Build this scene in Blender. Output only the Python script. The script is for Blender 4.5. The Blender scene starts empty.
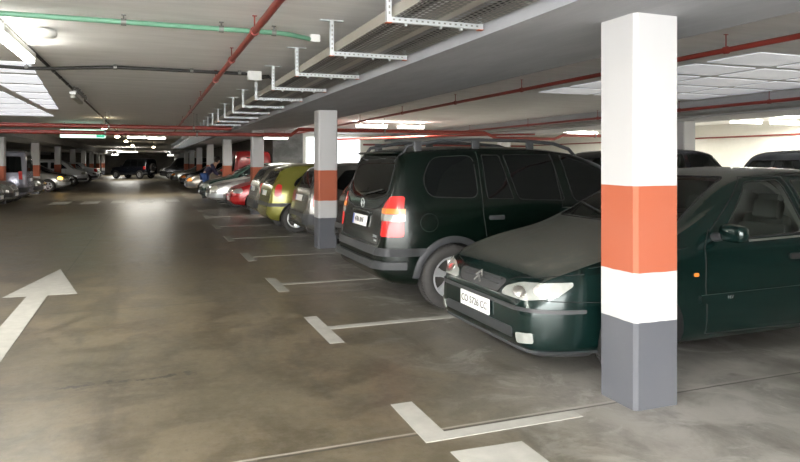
import bpy, bmesh, math, random
from math import sin, cos, pi, radians, sqrt
from mathutils import Vector, Matrix
from mathutils.bvhtree import BVHTree
random.seed(4)
SC = bpy.context.scene
COL = SC.collection

# ------------------------------------------------------------------ materials
def new_mat(name):
    m = bpy.data.materials.new(name); m.use_nodes = True
    nt = m.node_tree; b = nt.nodes['Principled BSDF']
    return m, nt, b
def N(nt, t, **k):
    n = nt.nodes.new(t)
    for a, v in k.items(): setattr(n, a, v)
    return n
def mathn(nt, op, a, b=None, c=None, clamp=False):
    n = N(nt, 'ShaderNodeMath', operation=op, use_clamp=clamp)
    for i, v in enumerate((a, b, c)):
        if v is None: continue
        if isinstance(v, (int, float)): n.inputs[i].default_value = v
        else: nt.links.new(v, n.inputs[i])
    return n.outputs[0]
def mixc(nt, f, a, b, blend='MIX'):
    n = N(nt, 'ShaderNodeMix', data_type='RGBA', blend_type=blend)
    for sock, v in ((n.inputs[0], f), (n.inputs[6], a), (n.inputs[7], b)):
        if isinstance(v, (int, float)): sock.default_value = v
        elif isinstance(v, tuple): sock.default_value = (*v[:3], 1)
        else: nt.links.new(v, sock)
    return n.outputs[2]
def noise(nt, scale, detail=4, rough=.55, vec=None, dist=0):
    n = N(nt, 'ShaderNodeTexNoise'); n.inputs['Scale'].default_value = scale
    n.inputs['Detail'].default_value = detail; n.inputs['Roughness'].default_value = rough
    n.inputs['Distortion'].default_value = dist
    if vec is not None: nt.links.new(vec, n.inputs['Vector'])
    return n.outputs['Fac']
def ramp(nt, fac, a, b):
    n = N(nt, 'ShaderNodeMapRange'); n.inputs[1].default_value = a; n.inputs[2].default_value = b
    n.interpolation_type = 'SMOOTHSTEP'; nt.links.new(fac, n.inputs[0]); return n.outputs[0]
def objco(nt): return N(nt, 'ShaderNodeTexCoord').outputs['Object']
def scalev(nt, vec, s):
    n = N(nt, 'ShaderNodeVectorMath', operation='MULTIPLY'); nt.links.new(vec, n.inputs[0]); n.inputs[1].default_value = s
    return n.outputs[0]
def bump(nt, b, h, strength=.2, dist=.01):
    n = N(nt, 'ShaderNodeBump'); n.inputs['Strength'].default_value = strength; n.inputs['Distance'].default_value = dist
    nt.links.new(h, n.inputs['Height']); nt.links.new(n.outputs[0], b.inputs['Normal'])
def plain(name, col, rough=.5, metal=0, var=.12, scale=9, coat=0, bumpy=0, spec=.5):
    m, nt, b = new_mat(name)
    v = objco(nt); f = noise(nt, scale, 5, .6, v)
    c = tuple(x*(1-var) for x in col); d = tuple(min(1, x*(1+var)) for x in col)
    nt.links.new(mixc(nt, f, c, d), b.inputs['Base Color'])
    b.inputs['Roughness'].default_value = rough; b.inputs['Metallic'].default_value = metal
    b.inputs['Coat Weight'].default_value = coat; b.inputs['Coat Roughness'].default_value = .08
    b.inputs['Specular IOR Level'].default_value = spec
    if bumpy: bump(nt, b, f, bumpy, .004)
    return m
def paint_mat(name, col, metal=.35, dust=.12):
    m, nt, b = new_mat(name)
    v = objco(nt)
    g = N(nt, 'ShaderNodeNewGeometry'); sx = N(nt, 'ShaderNodeSeparateXYZ'); nt.links.new(g.outputs['Normal'], sx.inputs[0])
    up = ramp(nt, sx.outputs['Z'], .80, .99)
    nz = ramp(nt, noise(nt, 14, 6, .7, v), .3, .75)
    f = mathn(nt, 'MULTIPLY', mathn(nt, 'MULTIPLY_ADD', up, dust*1.9, dust*.02), mathn(nt, 'MULTIPLY_ADD', nz, .7, .5), clamp=True)
    nt.links.new(mixc(nt, f, col, (.30, .28, .24)), b.inputs['Base Color'])
    nt.links.new(mathn(nt, 'MULTIPLY_ADD', f, 1.0, .22, clamp=True), b.inputs['Roughness'])
    b.inputs['Metallic'].default_value = metal
    b.inputs['Coat Weight'].default_value = .25; b.inputs['Coat Roughness'].default_value = .1
    return m
def emis(name, col, s):
    m, nt, b = new_mat(name); b.inputs['Base Color'].default_value = (*col, 1)
    b.inputs['Emission Color'].default_value = (*col, 1); b.inputs['Emission Strength'].default_value = s
    return m
def glass_mat(name, tint, rough=.02):
    m, nt, b = new_mat(name)
    nt.nodes.remove(b)
    tr = N(nt, 'ShaderNodeBsdfTransparent'); tr.inputs[0].default_value = (*tint, 1)
    gl = N(nt, 'ShaderNodeBsdfGlossy'); gl.inputs['Roughness'].default_value = rough
    fr = N(nt, 'ShaderNodeFresnel'); fr.inputs[0].default_value = 1.5
    mx = N(nt, 'ShaderNodeMixShader'); nt.links.new(fr.outputs[0], mx.inputs[0])
    nt.links.new(tr.outputs[0], mx.inputs[1]); nt.links.new(gl.outputs[0], mx.inputs[2])
    nt.links.new(mx.outputs[0], nt.nodes['Material Output'].inputs[0])
    return m

M = {}
M['glass_dark'] = plain('tinted glass', (.004, .005, .005), .03, 0, .05, spec=.35)
M['glass'] = glass_mat('car glass', (.78, .84, .80))
M['rubber'] = plain('tyre rubber', (.045, .043, .041), .75, 0, .25, 30, bumpy=.3)
M['well'] = plain('wheel well lining', (.012, .012, .012), .9)
M['cabin'] = plain('grey cabin lining', (.32, .32, .30), .9)
M['rail'] = plain('dark roof rail', (.05, .052, .055), .4, .2)
M['trim'] = plain('black trim plastic', (.035, .036, .038), .5, 0, .2, 20)
M['grey_trim'] = plain('grey bumper plastic', (.032, .034, .037), .5, 0, .2, 15)
M['seam'] = plain('panel gap', (.006, .006, .006), .8)
M['rim'] = plain('wheel alloy', (.62, .63, .64), .35, .6, .1)
M['rim_dark'] = plain('wheel recess', (.05, .045, .04), .6, .3)
M['steel_wheel'] = plain('hubcap silver', (.42, .42, .42), .45, .4)
M['seat'] = plain('grey seat fabric', (.13, .14, .13), .85)
M['chrome'] = plain('chrome', (.75, .75, .75), .15, 1)
M['red_lens'] = plain('red lens', (.55, .012, .010), .3, 0, .15, 60, coat=.3)
M['orange_lens'] = plain('amber lens', (.75, .22, .03), .3, 0, .1, 60, coat=.3)
M['clear_lens'] = plain('clear lens', (.30, .31, .29), .2, .1, .22, 22, coat=1)
M['yellow_lens'] = plain('yellowed lens', (.55, .55, .45), .12, .2, .22, 22, coat=1)
M['plate'] = plain('number plate', (.9, .9, .88), .35, 0, .03)
M['blue'] = plain('plate blue', (.02, .08, .4), .4)
M['ink'] = plain('black lettering', (.01, .01, .012), .5)
M['galv'] = plain('galvanised steel', (.52, .55, .56), .45, .55, .12, 25)
M['tray_side'] = plain('tray side steel', (.42, .40, .35), .5, .35, .1, 12)
M['redpipe'] = plain('red pipe paint', (.23, .032, .022), .38, 0, .2, 6)
M['greenpipe'] = plain('green pipe plastic', (.13, .30, .20), .45, 0, .1, 6)
M['black'] = plain('black cable', (.018, .018, .016), .6)
M['white_box'] = plain('white enamel', (.72, .73, .7), .5)
M['red_tip'] = plain('orange end cap', (.5, .12, .05), .5)
M['grey_metal'] = plain('dull grey metal', (.2, .2, .19), .5, .4)
M['marking'] = plain('road marking paint', (.41, .405, .37), .6, 0, .25, 9, bumpy=.15)
M['marking_worn'] = plain('worn road marking paint', (.29, .285, .25), .6, 0, .25, 9, bumpy=.15)
M['skin'] = plain('skin', (.55, .33, .24), .6)
M['hair'] = plain('dark hair', (.02, .015, .012), .7)
M['jacket'] = plain('dark purple jacket', (.035, .03, .07), .85)
M['jeans'] = plain('blue jeans', (.04, .09, .25), .85)
M['shoe'] = plain('shoe', (.03, .03, .03), .7)
M['tube'] = emis('fluorescent tube', (1, .97, .88), 9)
M['tube_far'] = emis('far fluorescent tube', (1, .97, .88), 3)
M['bulb'] = emis('warm bulb', (1, .80, .5), 8)
M['tube_off'] = plain('unlit tube cover', (.32, .32, .27), .4)
M['sign_green'] = emis('green sign panel', (.03, .36, .2), .35)
M['sign_white'] = emis('white sign panel', (.62, .95, .75), .5)
M['glow_lamp'] = emis('lit indicator lamp', (1, .5, .05), 2.5)

def striped(name, cols, axis='Z'):
    """paint bands on a pillar: cols = [(z_from, colour)]"""
    m, nt, b = new_mat(name); v = objco(nt)
    s = N(nt, 'ShaderNodeSeparateXYZ'); nt.links.new(v, s.inputs[0])
    wob = mathn(nt, 'MULTIPLY_ADD', noise(nt, 6, 2, .5, v), .012, -.006)
    z = mathn(nt, 'ADD', s.outputs['Z'], wob)
    c = cols[0][1]
    for z0, cc in cols[1:]:
        c = mixc(nt, mathn(nt, 'GREATER_THAN', z, z0), c, cc)
    d = ramp(nt, noise(nt, 22, 6, .75, v), .66, .8)
    c = mixc(nt, mathn(nt, 'MULTIPLY', d, .22), c, (.2, .19, .18))
    f2 = noise(nt, 2.2, 3, .5, v)
    c = mixc(nt, mathn(nt, 'MULTIPLY', f2, .16), c, (.3, .29, .27))
    nt.links.new(c, b.inputs['Base Color']); b.inputs['Roughness'].default_value = .75
    bump(nt, b, noise(nt, 60, 3, .6, v), .12, .003)
    return m
M['pillar'] = striped('pillar paint', [(0, (.072, .077, .092)), (.51, (.50, .50, .50)), (.80, (.38, .08, .028)), (1.31, (.50, .50, .50))])

# floor --------------------------------------------------------------
m, nt, b = new_mat('worn concrete floor'); M['floor'] = m
v = objco(nt); sp = N(nt, 'ShaderNodeSeparateXYZ'); nt.links.new(v, sp.inputs[0]); X, Y = sp.outputs['X'], sp.outputs['Y']
n1 = noise(nt, .35, 6, .6, v); n2 = noise(nt, 2.3, 8, .68, v, .6); n3 = noise(nt, 14, 6, .7, v)
vs = scalev(nt, v, (1.6, .35, 1)); n4 = noise(nt, 1.2, 6, .65, vs, 1.2)
c = mixc(nt, ramp(nt, n2, .38, .62), (.066, .050, .028), (.160, .128, .080))
c = mixc(nt, mathn(nt, 'MULTIPLY', ramp(nt, n1, .40, .60), .6), c, (.105, .094, .060))
greyside = ramp(nt, X, 1.2, 3.2)
c = mixc(nt, mathn(nt, 'MULTIPLY', greyside, .65), c, (.27, .27, .26))
c = mixc(nt, mathn(nt, 'MULTIPLY', ramp(nt, n4, .50, .66), .6), c, (.062, .054, .040))
fine = noise(nt, 38, 5, .75, scalev(nt, v, (1, .5, 1)))
c = mixc(nt, mathn(nt, 'MULTIPLY', ramp(nt, fine, .52, .68), .4), c, (.055, .046, .034))
c = mixc(nt, mathn(nt, 'MULTIPLY', ramp(nt, n3, .35, .8), .38), c, (.22, .20, .165))
pale = mathn(nt, 'MULTIPLY', ramp(nt, noise(nt, 1.7, 7, .7, v, 1.5), .5, .64), greyside)
c = mixc(nt, mathn(nt, 'MULTIPLY', pale, .65), c, (.50, .49, .46))
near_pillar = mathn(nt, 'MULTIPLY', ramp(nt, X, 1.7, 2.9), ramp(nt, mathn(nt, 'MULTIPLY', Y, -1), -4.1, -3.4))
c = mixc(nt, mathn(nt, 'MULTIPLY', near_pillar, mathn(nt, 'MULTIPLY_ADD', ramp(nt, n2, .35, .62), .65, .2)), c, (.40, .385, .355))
def line(coord, at, w, wob=.0, other=None):
    a = mathn(nt, 'SUBTRACT', coord, at)
    if wob: a = mathn(nt, 'ADD', a, mathn(nt, 'MULTIPLY_ADD', noise(nt, 1.3, 5, .7, v), wob, -wob/2))
    return mathn(nt, 'LESS_THAN', mathn(nt, 'ABSOLUTE', a), w)
def box(x0, x1, y0, y1, soft=.15):
    fx = mathn(nt, 'MULTIPLY', ramp(nt, X, x0, x0+soft), ramp(nt, mathn(nt, 'MULTIPLY', X, -1), -x1, -x1+soft))
    fy = mathn(nt, 'MULTIPLY', ramp(nt, Y, y0, y0+soft), ramp(nt, mathn(nt, 'MULTIPLY', Y, -1), -y1, -y1+soft))
    return mathn(nt, 'MULTIPLY', fx, fy)
c = mixc(nt, mathn(nt, 'MULTIPLY', line(X, -1.02, .008), .7), c, (.05, .045, .035))
c = mixc(nt, mathn(nt, 'MULTIPLY', line(Y, 3.19, .007, .02), .85), c, (.05, .045, .04))
c = mixc(nt, mathn(nt, 'MULTIPLY', line(Y, 3.215, .009, .02), .6), c, (.42, .40, .36))
c = mixc(nt, mathn(nt, 'MULTIPLY', line(Y, 7.0, .010, .28), .75), c, (.04, .035, .03))
c = mixc(nt, mathn(nt, 'MULTIPLY', mathn(nt, 'MULTIPLY', line(Y, 4.68, .035, .5), box(-.6, .34, 4.3, 5.0, .08)), mathn(nt, 'GREATER_THAN', n3, .5)), c, (.05, .042, .035))
sc1 = mathn(nt, 'MULTIPLY', box(-.66, .36, 4.4, 4.98, .12), ramp(nt, noise(nt, 7, 8, .8, scalev(nt, v, (1, 4, 1)), 1.), .52, .62))
c = mixc(nt, mathn(nt, 'MULTIPLY', sc1, .95), c, (.05, .042, .033))
drip = ramp(nt, noise(nt, 3.1, 3, .5, v), .70, .78)
c = mixc(nt, mathn(nt, 'MULTIPLY', drip, .6), c, (.05, .045, .035))
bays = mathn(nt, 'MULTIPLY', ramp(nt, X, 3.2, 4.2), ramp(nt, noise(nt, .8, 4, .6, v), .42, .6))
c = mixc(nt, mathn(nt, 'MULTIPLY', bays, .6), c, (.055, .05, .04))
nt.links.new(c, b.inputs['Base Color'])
nt.links.new(mathn(nt, 'MULTIPLY_ADD', n2, .30, .24), b.inputs['Roughness'])
b.inputs['Specular IOR Level'].default_value = .5
bump(nt, b, mathn(nt, 'ADD', n3, mathn(nt, 'MULTIPLY', n2, 1.5)), .12, .01)

def concrete(name, a, d, sc=(1, 5, 1), rough=.8):
    m, nt, b = new_mat(name); v = objco(nt)
    n1 = noise(nt, 1.1, 7, .65, scalev(nt, v, sc)); n2 = noise(nt, 6, 6, .7, scalev(nt, v, sc))
    c = mixc(nt, ramp(nt, n1, .3, .7), a, d); c = mixc(nt, mathn(nt, 'MULTIPLY', ramp(nt, n2, .55, .8), .22), c, tuple(min(1, x*1.5) for x in d))
    nt.links.new(c, b.inputs['Base Color']); b.inputs['Roughness'].default_value = rough
    bump(nt, b, n2, .25, .01)
    return m
M['ceiling'] = concrete('painted concrete ceiling', (.70, .70, .69), (.80, .80, .79))
M['beam'] = concrete('grey beam concrete', (.33, .34, .36), (.39, .40, .42), (4, 1, 4))
M['cream'] = concrete('cream wall paint', (.72, .715, .65), (.78, .775, .71), (1, 1, 1))
M['grey_wall'] = concrete('grey sooty wall', (.16, .165, .16), (.36, .365, .36), (1.2, 1.2, 1.6))
M['dark_wall'] = concrete('far dark wall', (.12, .115, .10), (.18, .17, .15), (1, 1, 1))
M['white_patch'] = plain('white painted ceiling block', (.92, .92, .91), .7, 0, .03, 3)
M['daylight_glow'] = emis('glowing daylight patch', (.93, .95, 1), .2)  # glow imitates daylight striking the left part of the ceiling
M['daylight_glow_dim'] = emis('dim glowing daylight patch', (.93, .95, 1), .07)  # fainter glow for the daylight on the right part
M['window_glow'] = emis('milky daylight glazing', (.93, .96, 1), .6)
M['stair'] = concrete('stair concrete', (.30, .30, .29), (.40, .40, .39), (1, 1, 1))
M['louvre'] = plain('window bars', (.25, .25, .25), .5)

# perforated tray bottom: real see-through holes
m, nt, b = new_mat('perforated tray steel'); M['perf'] = m
v = objco(nt); sp = N(nt, 'ShaderNodeSeparateXYZ'); nt.links.new(v, sp.inputs[0])
def cell(co, pitch, off=None):
    a = mathn(nt, 'MULTIPLY', co, 1/pitch)
    if off is not None: a = mathn(nt, 'ADD', a, off)
    return a
row = mathn(nt, 'FLOOR', cell(sp.outputs['X'], .036))
shift = mathn(nt, 'MULTIPLY', mathn(nt, 'FLOORED_MODULO', row, 2), .5)
fx = mathn(nt, 'SUBTRACT', mathn(nt, 'FRACT', cell(sp.outputs['X'], .036)), .5)
fy = mathn(nt, 'SUBTRACT', mathn(nt, 'FRACT', cell(sp.outputs['Y'], .058, shift)), .5)
fx = mathn(nt, 'MULTIPLY', fx, 1/.36); fy = mathn(nt, 'MULTIPLY', fy, 1/.36)
d2 = mathn(nt, 'ADD', mathn(nt, 'POWER', mathn(nt, 'ABSOLUTE', fx), 3), mathn(nt, 'POWER', mathn(nt, 'ABSOLUTE', fy), 3))
nt.links.new(mathn(nt, 'GREATER_THAN', d2, 1.0), b.inputs['Alpha'])
b.inputs['Base Color'].default_value = (.22, .215, .20, 1); b.inputs['Roughness'].default_value = .5; b.inputs['Metallic'].default_value = .3

# ------------------------------------------------------------------ helpers
def link(o, parent=None):
    COL.objects.link(o)
    if parent is not None: o.parent = parent
    return o
def tag(o, label=None, cat=None, group=None, kind=None):
    if label: o['label'] = label
    if cat: o['category'] = cat
    if group: o['group'] = group
    if kind: o['kind'] = kind
    return o
def obj(name, bm, mat, parent=None, smooth=35):
    me = bpy.data.meshes.new(name); bm.normal_update(); bm.to_mesh(me); bm.free()
    for mm in (mat if isinstance(mat, (list, tuple)) else [mat]): me.materials.append(mm)
    if smooth:
        for p in me.polygons: p.use_smooth = True
        me.set_sharp_from_angle(angle=radians(smooth))
    return link(bpy.data.objects.new(name, me), parent)
def empty(name, loc, rz=0):
    o = bpy.data.objects.new(name, None); o.location = loc; o.rotation_euler.z = rz
    o.empty_display_size = .3
    return link(o)
def bx(bm, x0, x1, y0, y1, z0, z1, bev=0, mi=0, mtx=None):
    r = bmesh.ops.create_cube(bm, size=1)
    vs = r['verts']
    for q in vs:
        q.co = Vector(((x0+x1)/2+q.co.x*(x1-x0), (y0+y1)/2+q.co.y*(y1-y0), (z0+z1)/2+q.co.z*(z1-z0)))
        if mtx is not None: q.co = mtx @ q.co
    fs = list({f for q in vs for f in q.link_faces})
    for f in fs: f.material_index = mi
    if bev:
        es = list({e for q in vs for e in q.link_edges})
        bmesh.ops.bevel(bm, geom=es, offset=bev, segments=2, affect='EDGES', profile=.6)
    return bm
def box_bm(*a, **k): return bx(bmesh.new(), *a, **k)
def tube(bm, pts, r, n=10, cap=True):
    pts = [Vector(p) for p in pts]; rings = []
    for i, p in enumerate(pts):
        t = (pts[min(i+1, len(pts)-1)]-pts[max(i-1, 0)]).normalized()
        up = Vector((0, 0, 1)) if abs(t.z) < .95 else Vector((1, 0, 0))
        a = t.cross(up).normalized(); c_ = a.cross(t).normalized()
        rr = r[i] if isinstance(r, (list, tuple)) else r
        rings.append([bm.verts.new(p+(a*cos(2*pi*k/n)+c_*sin(2*pi*k/n))*rr) for k in range(n)])
    for A, B in zip(rings, rings[1:]):
        for k in range(n): bm.faces.new((A[k], A[(k+1) % n], B[(k+1) % n], B[k]))
    if cap:
        bm.faces.new(rings[0][::-1]); bm.faces.new(rings[-1])
    return bm
def lathe(bm, prof, n=32, mi=0, closed=True):
    """prof: (radius, y) revolved about the Y axis"""
    rings = [[bm.verts.new((r*cos(2*pi*k/n), y, r*sin(2*pi*k/n))) for k in range(n)] for r, y in prof]
    prs = list(zip(rings, rings[1:]))
    if closed: prs.append((rings[-1], rings[0]))
    for A, B in prs:
        for k in range(n):
            f = bm.faces.new((A[k], A[(k+1) % n], B[(k+1) % n], B[k])); f.material_index = mi
    if not closed:
        for R_ in (rings[0][::-1], rings[-1]):
            f = bm.faces.new(R_); f.material_index = mi
    bmesh.ops.recalc_face_normals(bm, faces=bm.faces)
    return bm
def poly_prism(pts, z0, z1):
    bm = bmesh.new()
    a = [bm.verts.new((x, y, z0)) for x, y in pts]; c_ = [bm.verts.new((x, y, z1)) for x, y in pts]
    n = len(pts); bm.faces.new(a[::-1]); bm.faces.new(c_)
    for i in range(n): bm.faces.new((a[i], a[(i+1) % n], c_[(i+1) % n], c_[i]))
    bmesh.ops.recalc_face_normals(bm, faces=bm.faces)
    return bm
def interp(pts, x):
    """monotone cubic through (x, y) points"""
    n = len(pts)
    if x <= pts[0][0]: return pts[0][1]
    if x >= pts[-1][0]: return pts[-1][1]
    d = [(pts[i+1][1]-pts[i][1])/(pts[i+1][0]-pts[i][0]) for i in range(n-1)]
    def sl(i):
        if i == 0: return d[0]
        if i == n-1: return d[-1]
        if d[i-1]*d[i] <= 0: return 0
        return 2*d[i-1]*d[i]/(d[i-1]+d[i])
    for i in range(n-1):
        if x <= pts[i+1][0]:
            h = pts[i+1][0]-pts[i][0]; t = (x-pts[i][0])/h
            return ((2*t**3-3*t*t+1)*pts[i][1]+(t**3-2*t*t+t)*h*sl(i)+(-2*t**3+3*t*t)*pts[i+1][1]+(t**3-t*t)*h*sl(i+1))
def rnd(pts, r=.04, seg=4):
    """rounds the corners of a convex outline"""
    out = []; n = len(pts)
    for i in range(n):
        p = Vector(pts[i]); a = Vector(pts[i-1]); c_ = Vector(pts[(i+1) % n])
        rr = min(r, (a-p).length*.45, (c_-p).length*.45)
        s = p+(a-p).normalized()*rr; e = p+(c_-p).normalized()*rr
        for k in range(seg+1):
            t = k/seg; out.append(tuple(s*(1-t)**2+p*2*t*(1-t)+e*t*t))
    return out

# ------------------------------------------------------------------ cars
def section(S, x, inset=0):
    W2 = S['W']/2
    hw = W2*interp(S['plan'], x)-inset
    bot = interp(S['bot'], x)+(inset*4 if inset else 0)
    top = interp(S['top'], x)-inset*.8
    belt = min(interp(S['belt'], x), top-.035)
    h = top-belt; H = belt-bot; k = S['k']
    yb = .965*hw
    yr = yb-k*h*.9
    cr = S.get('crown', .03)*min(1, h/.3+.3)
    pts = [(0, bot), (.5*hw, bot), (.86*hw, bot), (.965*hw, bot+.05*H), (.995*hw, bot+.24*H), (1.003*hw, bot+.45*H), (1.0*hw, bot+.68*H), (.99*hw, belt-.12*H),
           (.972*hw, belt-.01), (yb-k*h*.22, belt+.22*h), (yb-k*h*.5, belt+.5*h), (yb-k*h*.76, belt+.76*h), (yr-.015, top-cr-.055*min(1, h*3)),
           (yr-.08*yr, top-cr*.72-.006), (yr*.72, top-cr*.42), (yr*.4, top-cr*.1), (0, top)]
    # uniform b-spline sampling, ends on the axis
    P = [(-pts[1][0], pts[1][1])]+pts+[(-pts[-2][0], pts[-2][1])]
    out = []
    sub = S.get('sub', 2)
    for i in range(1, len(P)-2):
        for s in range(sub):
            t = s/sub
            b0 = (1-t)**3/6; b1 = (3*t**3-6*t*t+4)/6; b2 = (-3*t**3+3*t*t+3*t+1)/6; b3 = t**3/6
            out.append(tuple(b0*P[i-1][q]+b1*P[i][q]+b2*P[i+1][q]+b3*P[i+2][q] for q in (0, 1)))
    t = 0; i = len(P)-2
    out.append((0, (P[i-1][1]+4*P[i][1]+P[i+1][1])/6))
    out[0] = (0, out[0][1])
    return out
def hull(S, inset=0, x0=None, x1=None, step=None):
    L = S['L']; x0 = 0 if x0 is None else x0; x1 = L if x1 is None else x1
    step = step or S.get('step', .05)
    xs = [x0]; n = 600; acc = 0; px, pz, pw = x0, interp(S['top'], x0), interp(S['plan'], x0)*.8
    for i in range(1, n+1):
        x = x0+(x1-x0)*i/n; z = interp(S['top'], x); w = interp(S['plan'], x)*.8
        acc += sqrt((x-px)**2+(z-pz)**2+(w-pw)**2); px, pz, pw = x, z, w
        if acc >= step: xs.append(x); acc = 0
    if xs[-1] < x1-1e-4: xs.append(x1)
    bm = bmesh.new(); rings = []
    for x in xs:
        h = section(S, x, inset)
        full = [(y, z) for y, z in h]+[(-y, z) for y, z in h[-2:0:-1]]
        rings.append([bm.verts.new((x-L/2, y, z)) for y, z in full])
    m_ = len(rings[0])
    for A, B in zip(rings, rings[1:]):
        for k in range(m_): bm.faces.new((A[k], A[(k+1) % m_], B[(k+1) % m_], B[k]))
    bm.faces.new(rings[0][::-1]); bm.faces.new(rings[-1])
    bmesh.ops.recalc_face_normals(bm, faces=bm.faces)
    bm.normal_update()
    return bm
def dirs(S, end, phi, s):
    """direction the patch is seen from and its horizontal unit vector; end F nose, R tail; phi 0 head on .. 90 side on; s side sign"""
    p = radians(phi); sg = -1 if end == 'F' else 1
    d = Vector((sg*cos(p), s*sin(p), 0))
    t = Vector((-sg*sin(p), s*cos(p), 0))
    return d, t
def patch(S, src, end, phi, s, outline, off=.004, thick=.012, lim=.05, xr=None, yr=None):
    """a piece of the body surface inside a convex outline given in (u, z); u measured from the nose / tail along the view"""
    L = S['L']; d, t = dirs(S, end, phi, s)
    org = Vector((-L/2 if end == 'F' else L/2, 0, 0))
    bm = src.copy()
    kill = []
    for f in bm.faces:
        f.normal_update()
        if f.normal.dot(d) < lim or f.material_index in (1, 2): kill.append(f); continue
    bmesh.ops.delete(bm, geom=kill, context='FACES')
    us = [p[0] for p in outline]; zs = [p[1] for p in outline]
    kill = [f for f in bm.faces if max((v.co-org).dot(t) for v in f.verts) < min(us) or min((v.co-org).dot(t) for v in f.verts) > max(us)
            or max(v.co.z for v in f.verts) < min(zs) or min(v.co.z for v in f.verts) > max(zs)
            or (xr and not (xr[0] <= f.calc_center_median().x+L/2 <= xr[1])) or (yr and not (yr[0] <= s*f.calc_center_median().y <= yr[1]))]
    bmesh.ops.delete(bm, geom=kill, context='FACES')
    n = len(outline)
    area = sum(outline[i][0]*outline[(i+1) % n][1]-outline[(i+1) % n][0]*outline[i][1] for i in range(n))
    sg = 1 if area > 0 else -1
    for i in range(n):
        a, c_ = outline[i], outline[(i+1) % n]
        du, dz = c_[0]-a[0], c_[1]-a[1]
        if abs(du)+abs(dz) < 1e-6: continue
        no = (t*dz+Vector((0, 0, -1))*du)*sg
        bmesh.ops.bisect_plane(bm, geom=bm.verts[:]+bm.edges[:]+bm.faces[:], plane_co=org+t*a[0]+Vector((0, 0, a[1])), plane_no=no.normalized(), clear_outer=True)
    return shell(bm, off, thick)
def shell(bm, off, thick):
    bm.normal_update()
    nm = {v: v.normal.copy() for v in bm.verts}
    bound = [(e.verts[0], e.verts[1], e.link_faces[0]) for e in bm.edges if len(e.link_faces) == 1]
    new = {}
    for v in list(bm.verts):
        if v in nm: v.co += nm[v]*off
    for a, c_, f in bound:
        for v in (a, c_):
            if v not in new: new[v] = bm.verts.new(v.co-nm[v]*thick)
    for a, c_, f in bound:
        try: bm.faces.new((a, c_, new[c_], new[a]))
        except ValueError: pass
    bmesh.ops.recalc_face_normals(bm, faces=bm.faces)
    for f in bm.faces: f.material_index = 0
    return bm
def proj_line(S, bvh, end, phi, s, pts, r=.004, off=.001, closed=False, n=6, step=.03):
    """a thin bead or gap laid over the body along a path in (u, z)"""
    L = S['L']; d, t = dirs(S, end, phi, s); org = Vector((-L/2 if end == 'F' else L/2, 0, 0))
    P = list(pts)+([pts[0]] if closed else []); out = []
    for a, c_ in zip(P, P[1:]):
        k = max(1, int(sqrt((a[0]-c_[0])**2+(a[1]-c_[1])**2)/step))
        for i in range(k): out.append((a[0]+(c_[0]-a[0])*i/k, a[1]+(c_[1]-a[1])*i/k))
    out.append(P[-1]); res = []
    for u, z in out:
        o = org+t*u+Vector((0, 0, z))
        hit, no, _, _ = bvh.ray_cast(o+d*4, -d)
        if hit is not None: res.append(hit+no*off)
    bm = bmesh.new()
    if len(res) > 1: tube(bm, res, r, n)
    return bm
def surf(S, bvh, end, phi, s, u, z):
    L = S['L']; d, t = dirs(S, end, phi, s); org = Vector((-L/2 if end == 'F' else L/2, 0, 0))
    hit, no, _, _ = bvh.ray_cast(org+t*u+Vector((0, 0, z))+d*4, -d)
    return (hit, no) if hit is not None else (org, d)
def boolean(o, cutter_bm, name='c', mi=1):
    me = bpy.data.meshes.new(name); cutter_bm.to_mesh(me); cutter_bm.free()
    for p in me.polygons: p.material_index = mi
    for mm in o.data.materials: me.materials.append(mm)
    c_ = bpy.data.objects.new(name, me); COL.objects.link(c_); c_.parent = o.parent
    md = o.modifiers.new('b', 'BOOLEAN'); md.operation = 'DIFFERENCE'; md.object = c_; md.solver = 'EXACT'; md.use_self = True
    bpy.context.view_layer.update()
    dg = bpy.context.evaluated_depsgraph_get()
    nm = bpy.data.meshes.new_from_object(o.evaluated_get(dg), depsgraph=dg)
    o.modifiers.clear(); old = o.data; o.data = nm; bpy.data.meshes.remove(old)
    bpy.data.objects.remove(c_); bpy.data.meshes.remove(me)
def prism_dir(outline, org, t, d, length, start=0):
    bm = bmesh.new()
    A = [bm.verts.new(org+t*u+Vector((0, 0, z))+d*start) for u, z in outline]; B = [bm.verts.new(v.co+d*length) for v in A]
    n = len(A); bm.faces.new(A); bm.faces.new(B[::-1])
    for i in range(n): bm.faces.new((A[i], B[i], B[(i+1) % n], A[(i+1) % n]))
    bmesh.ops.recalc_face_normals(bm, faces=bm.faces)
    return bm

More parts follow.
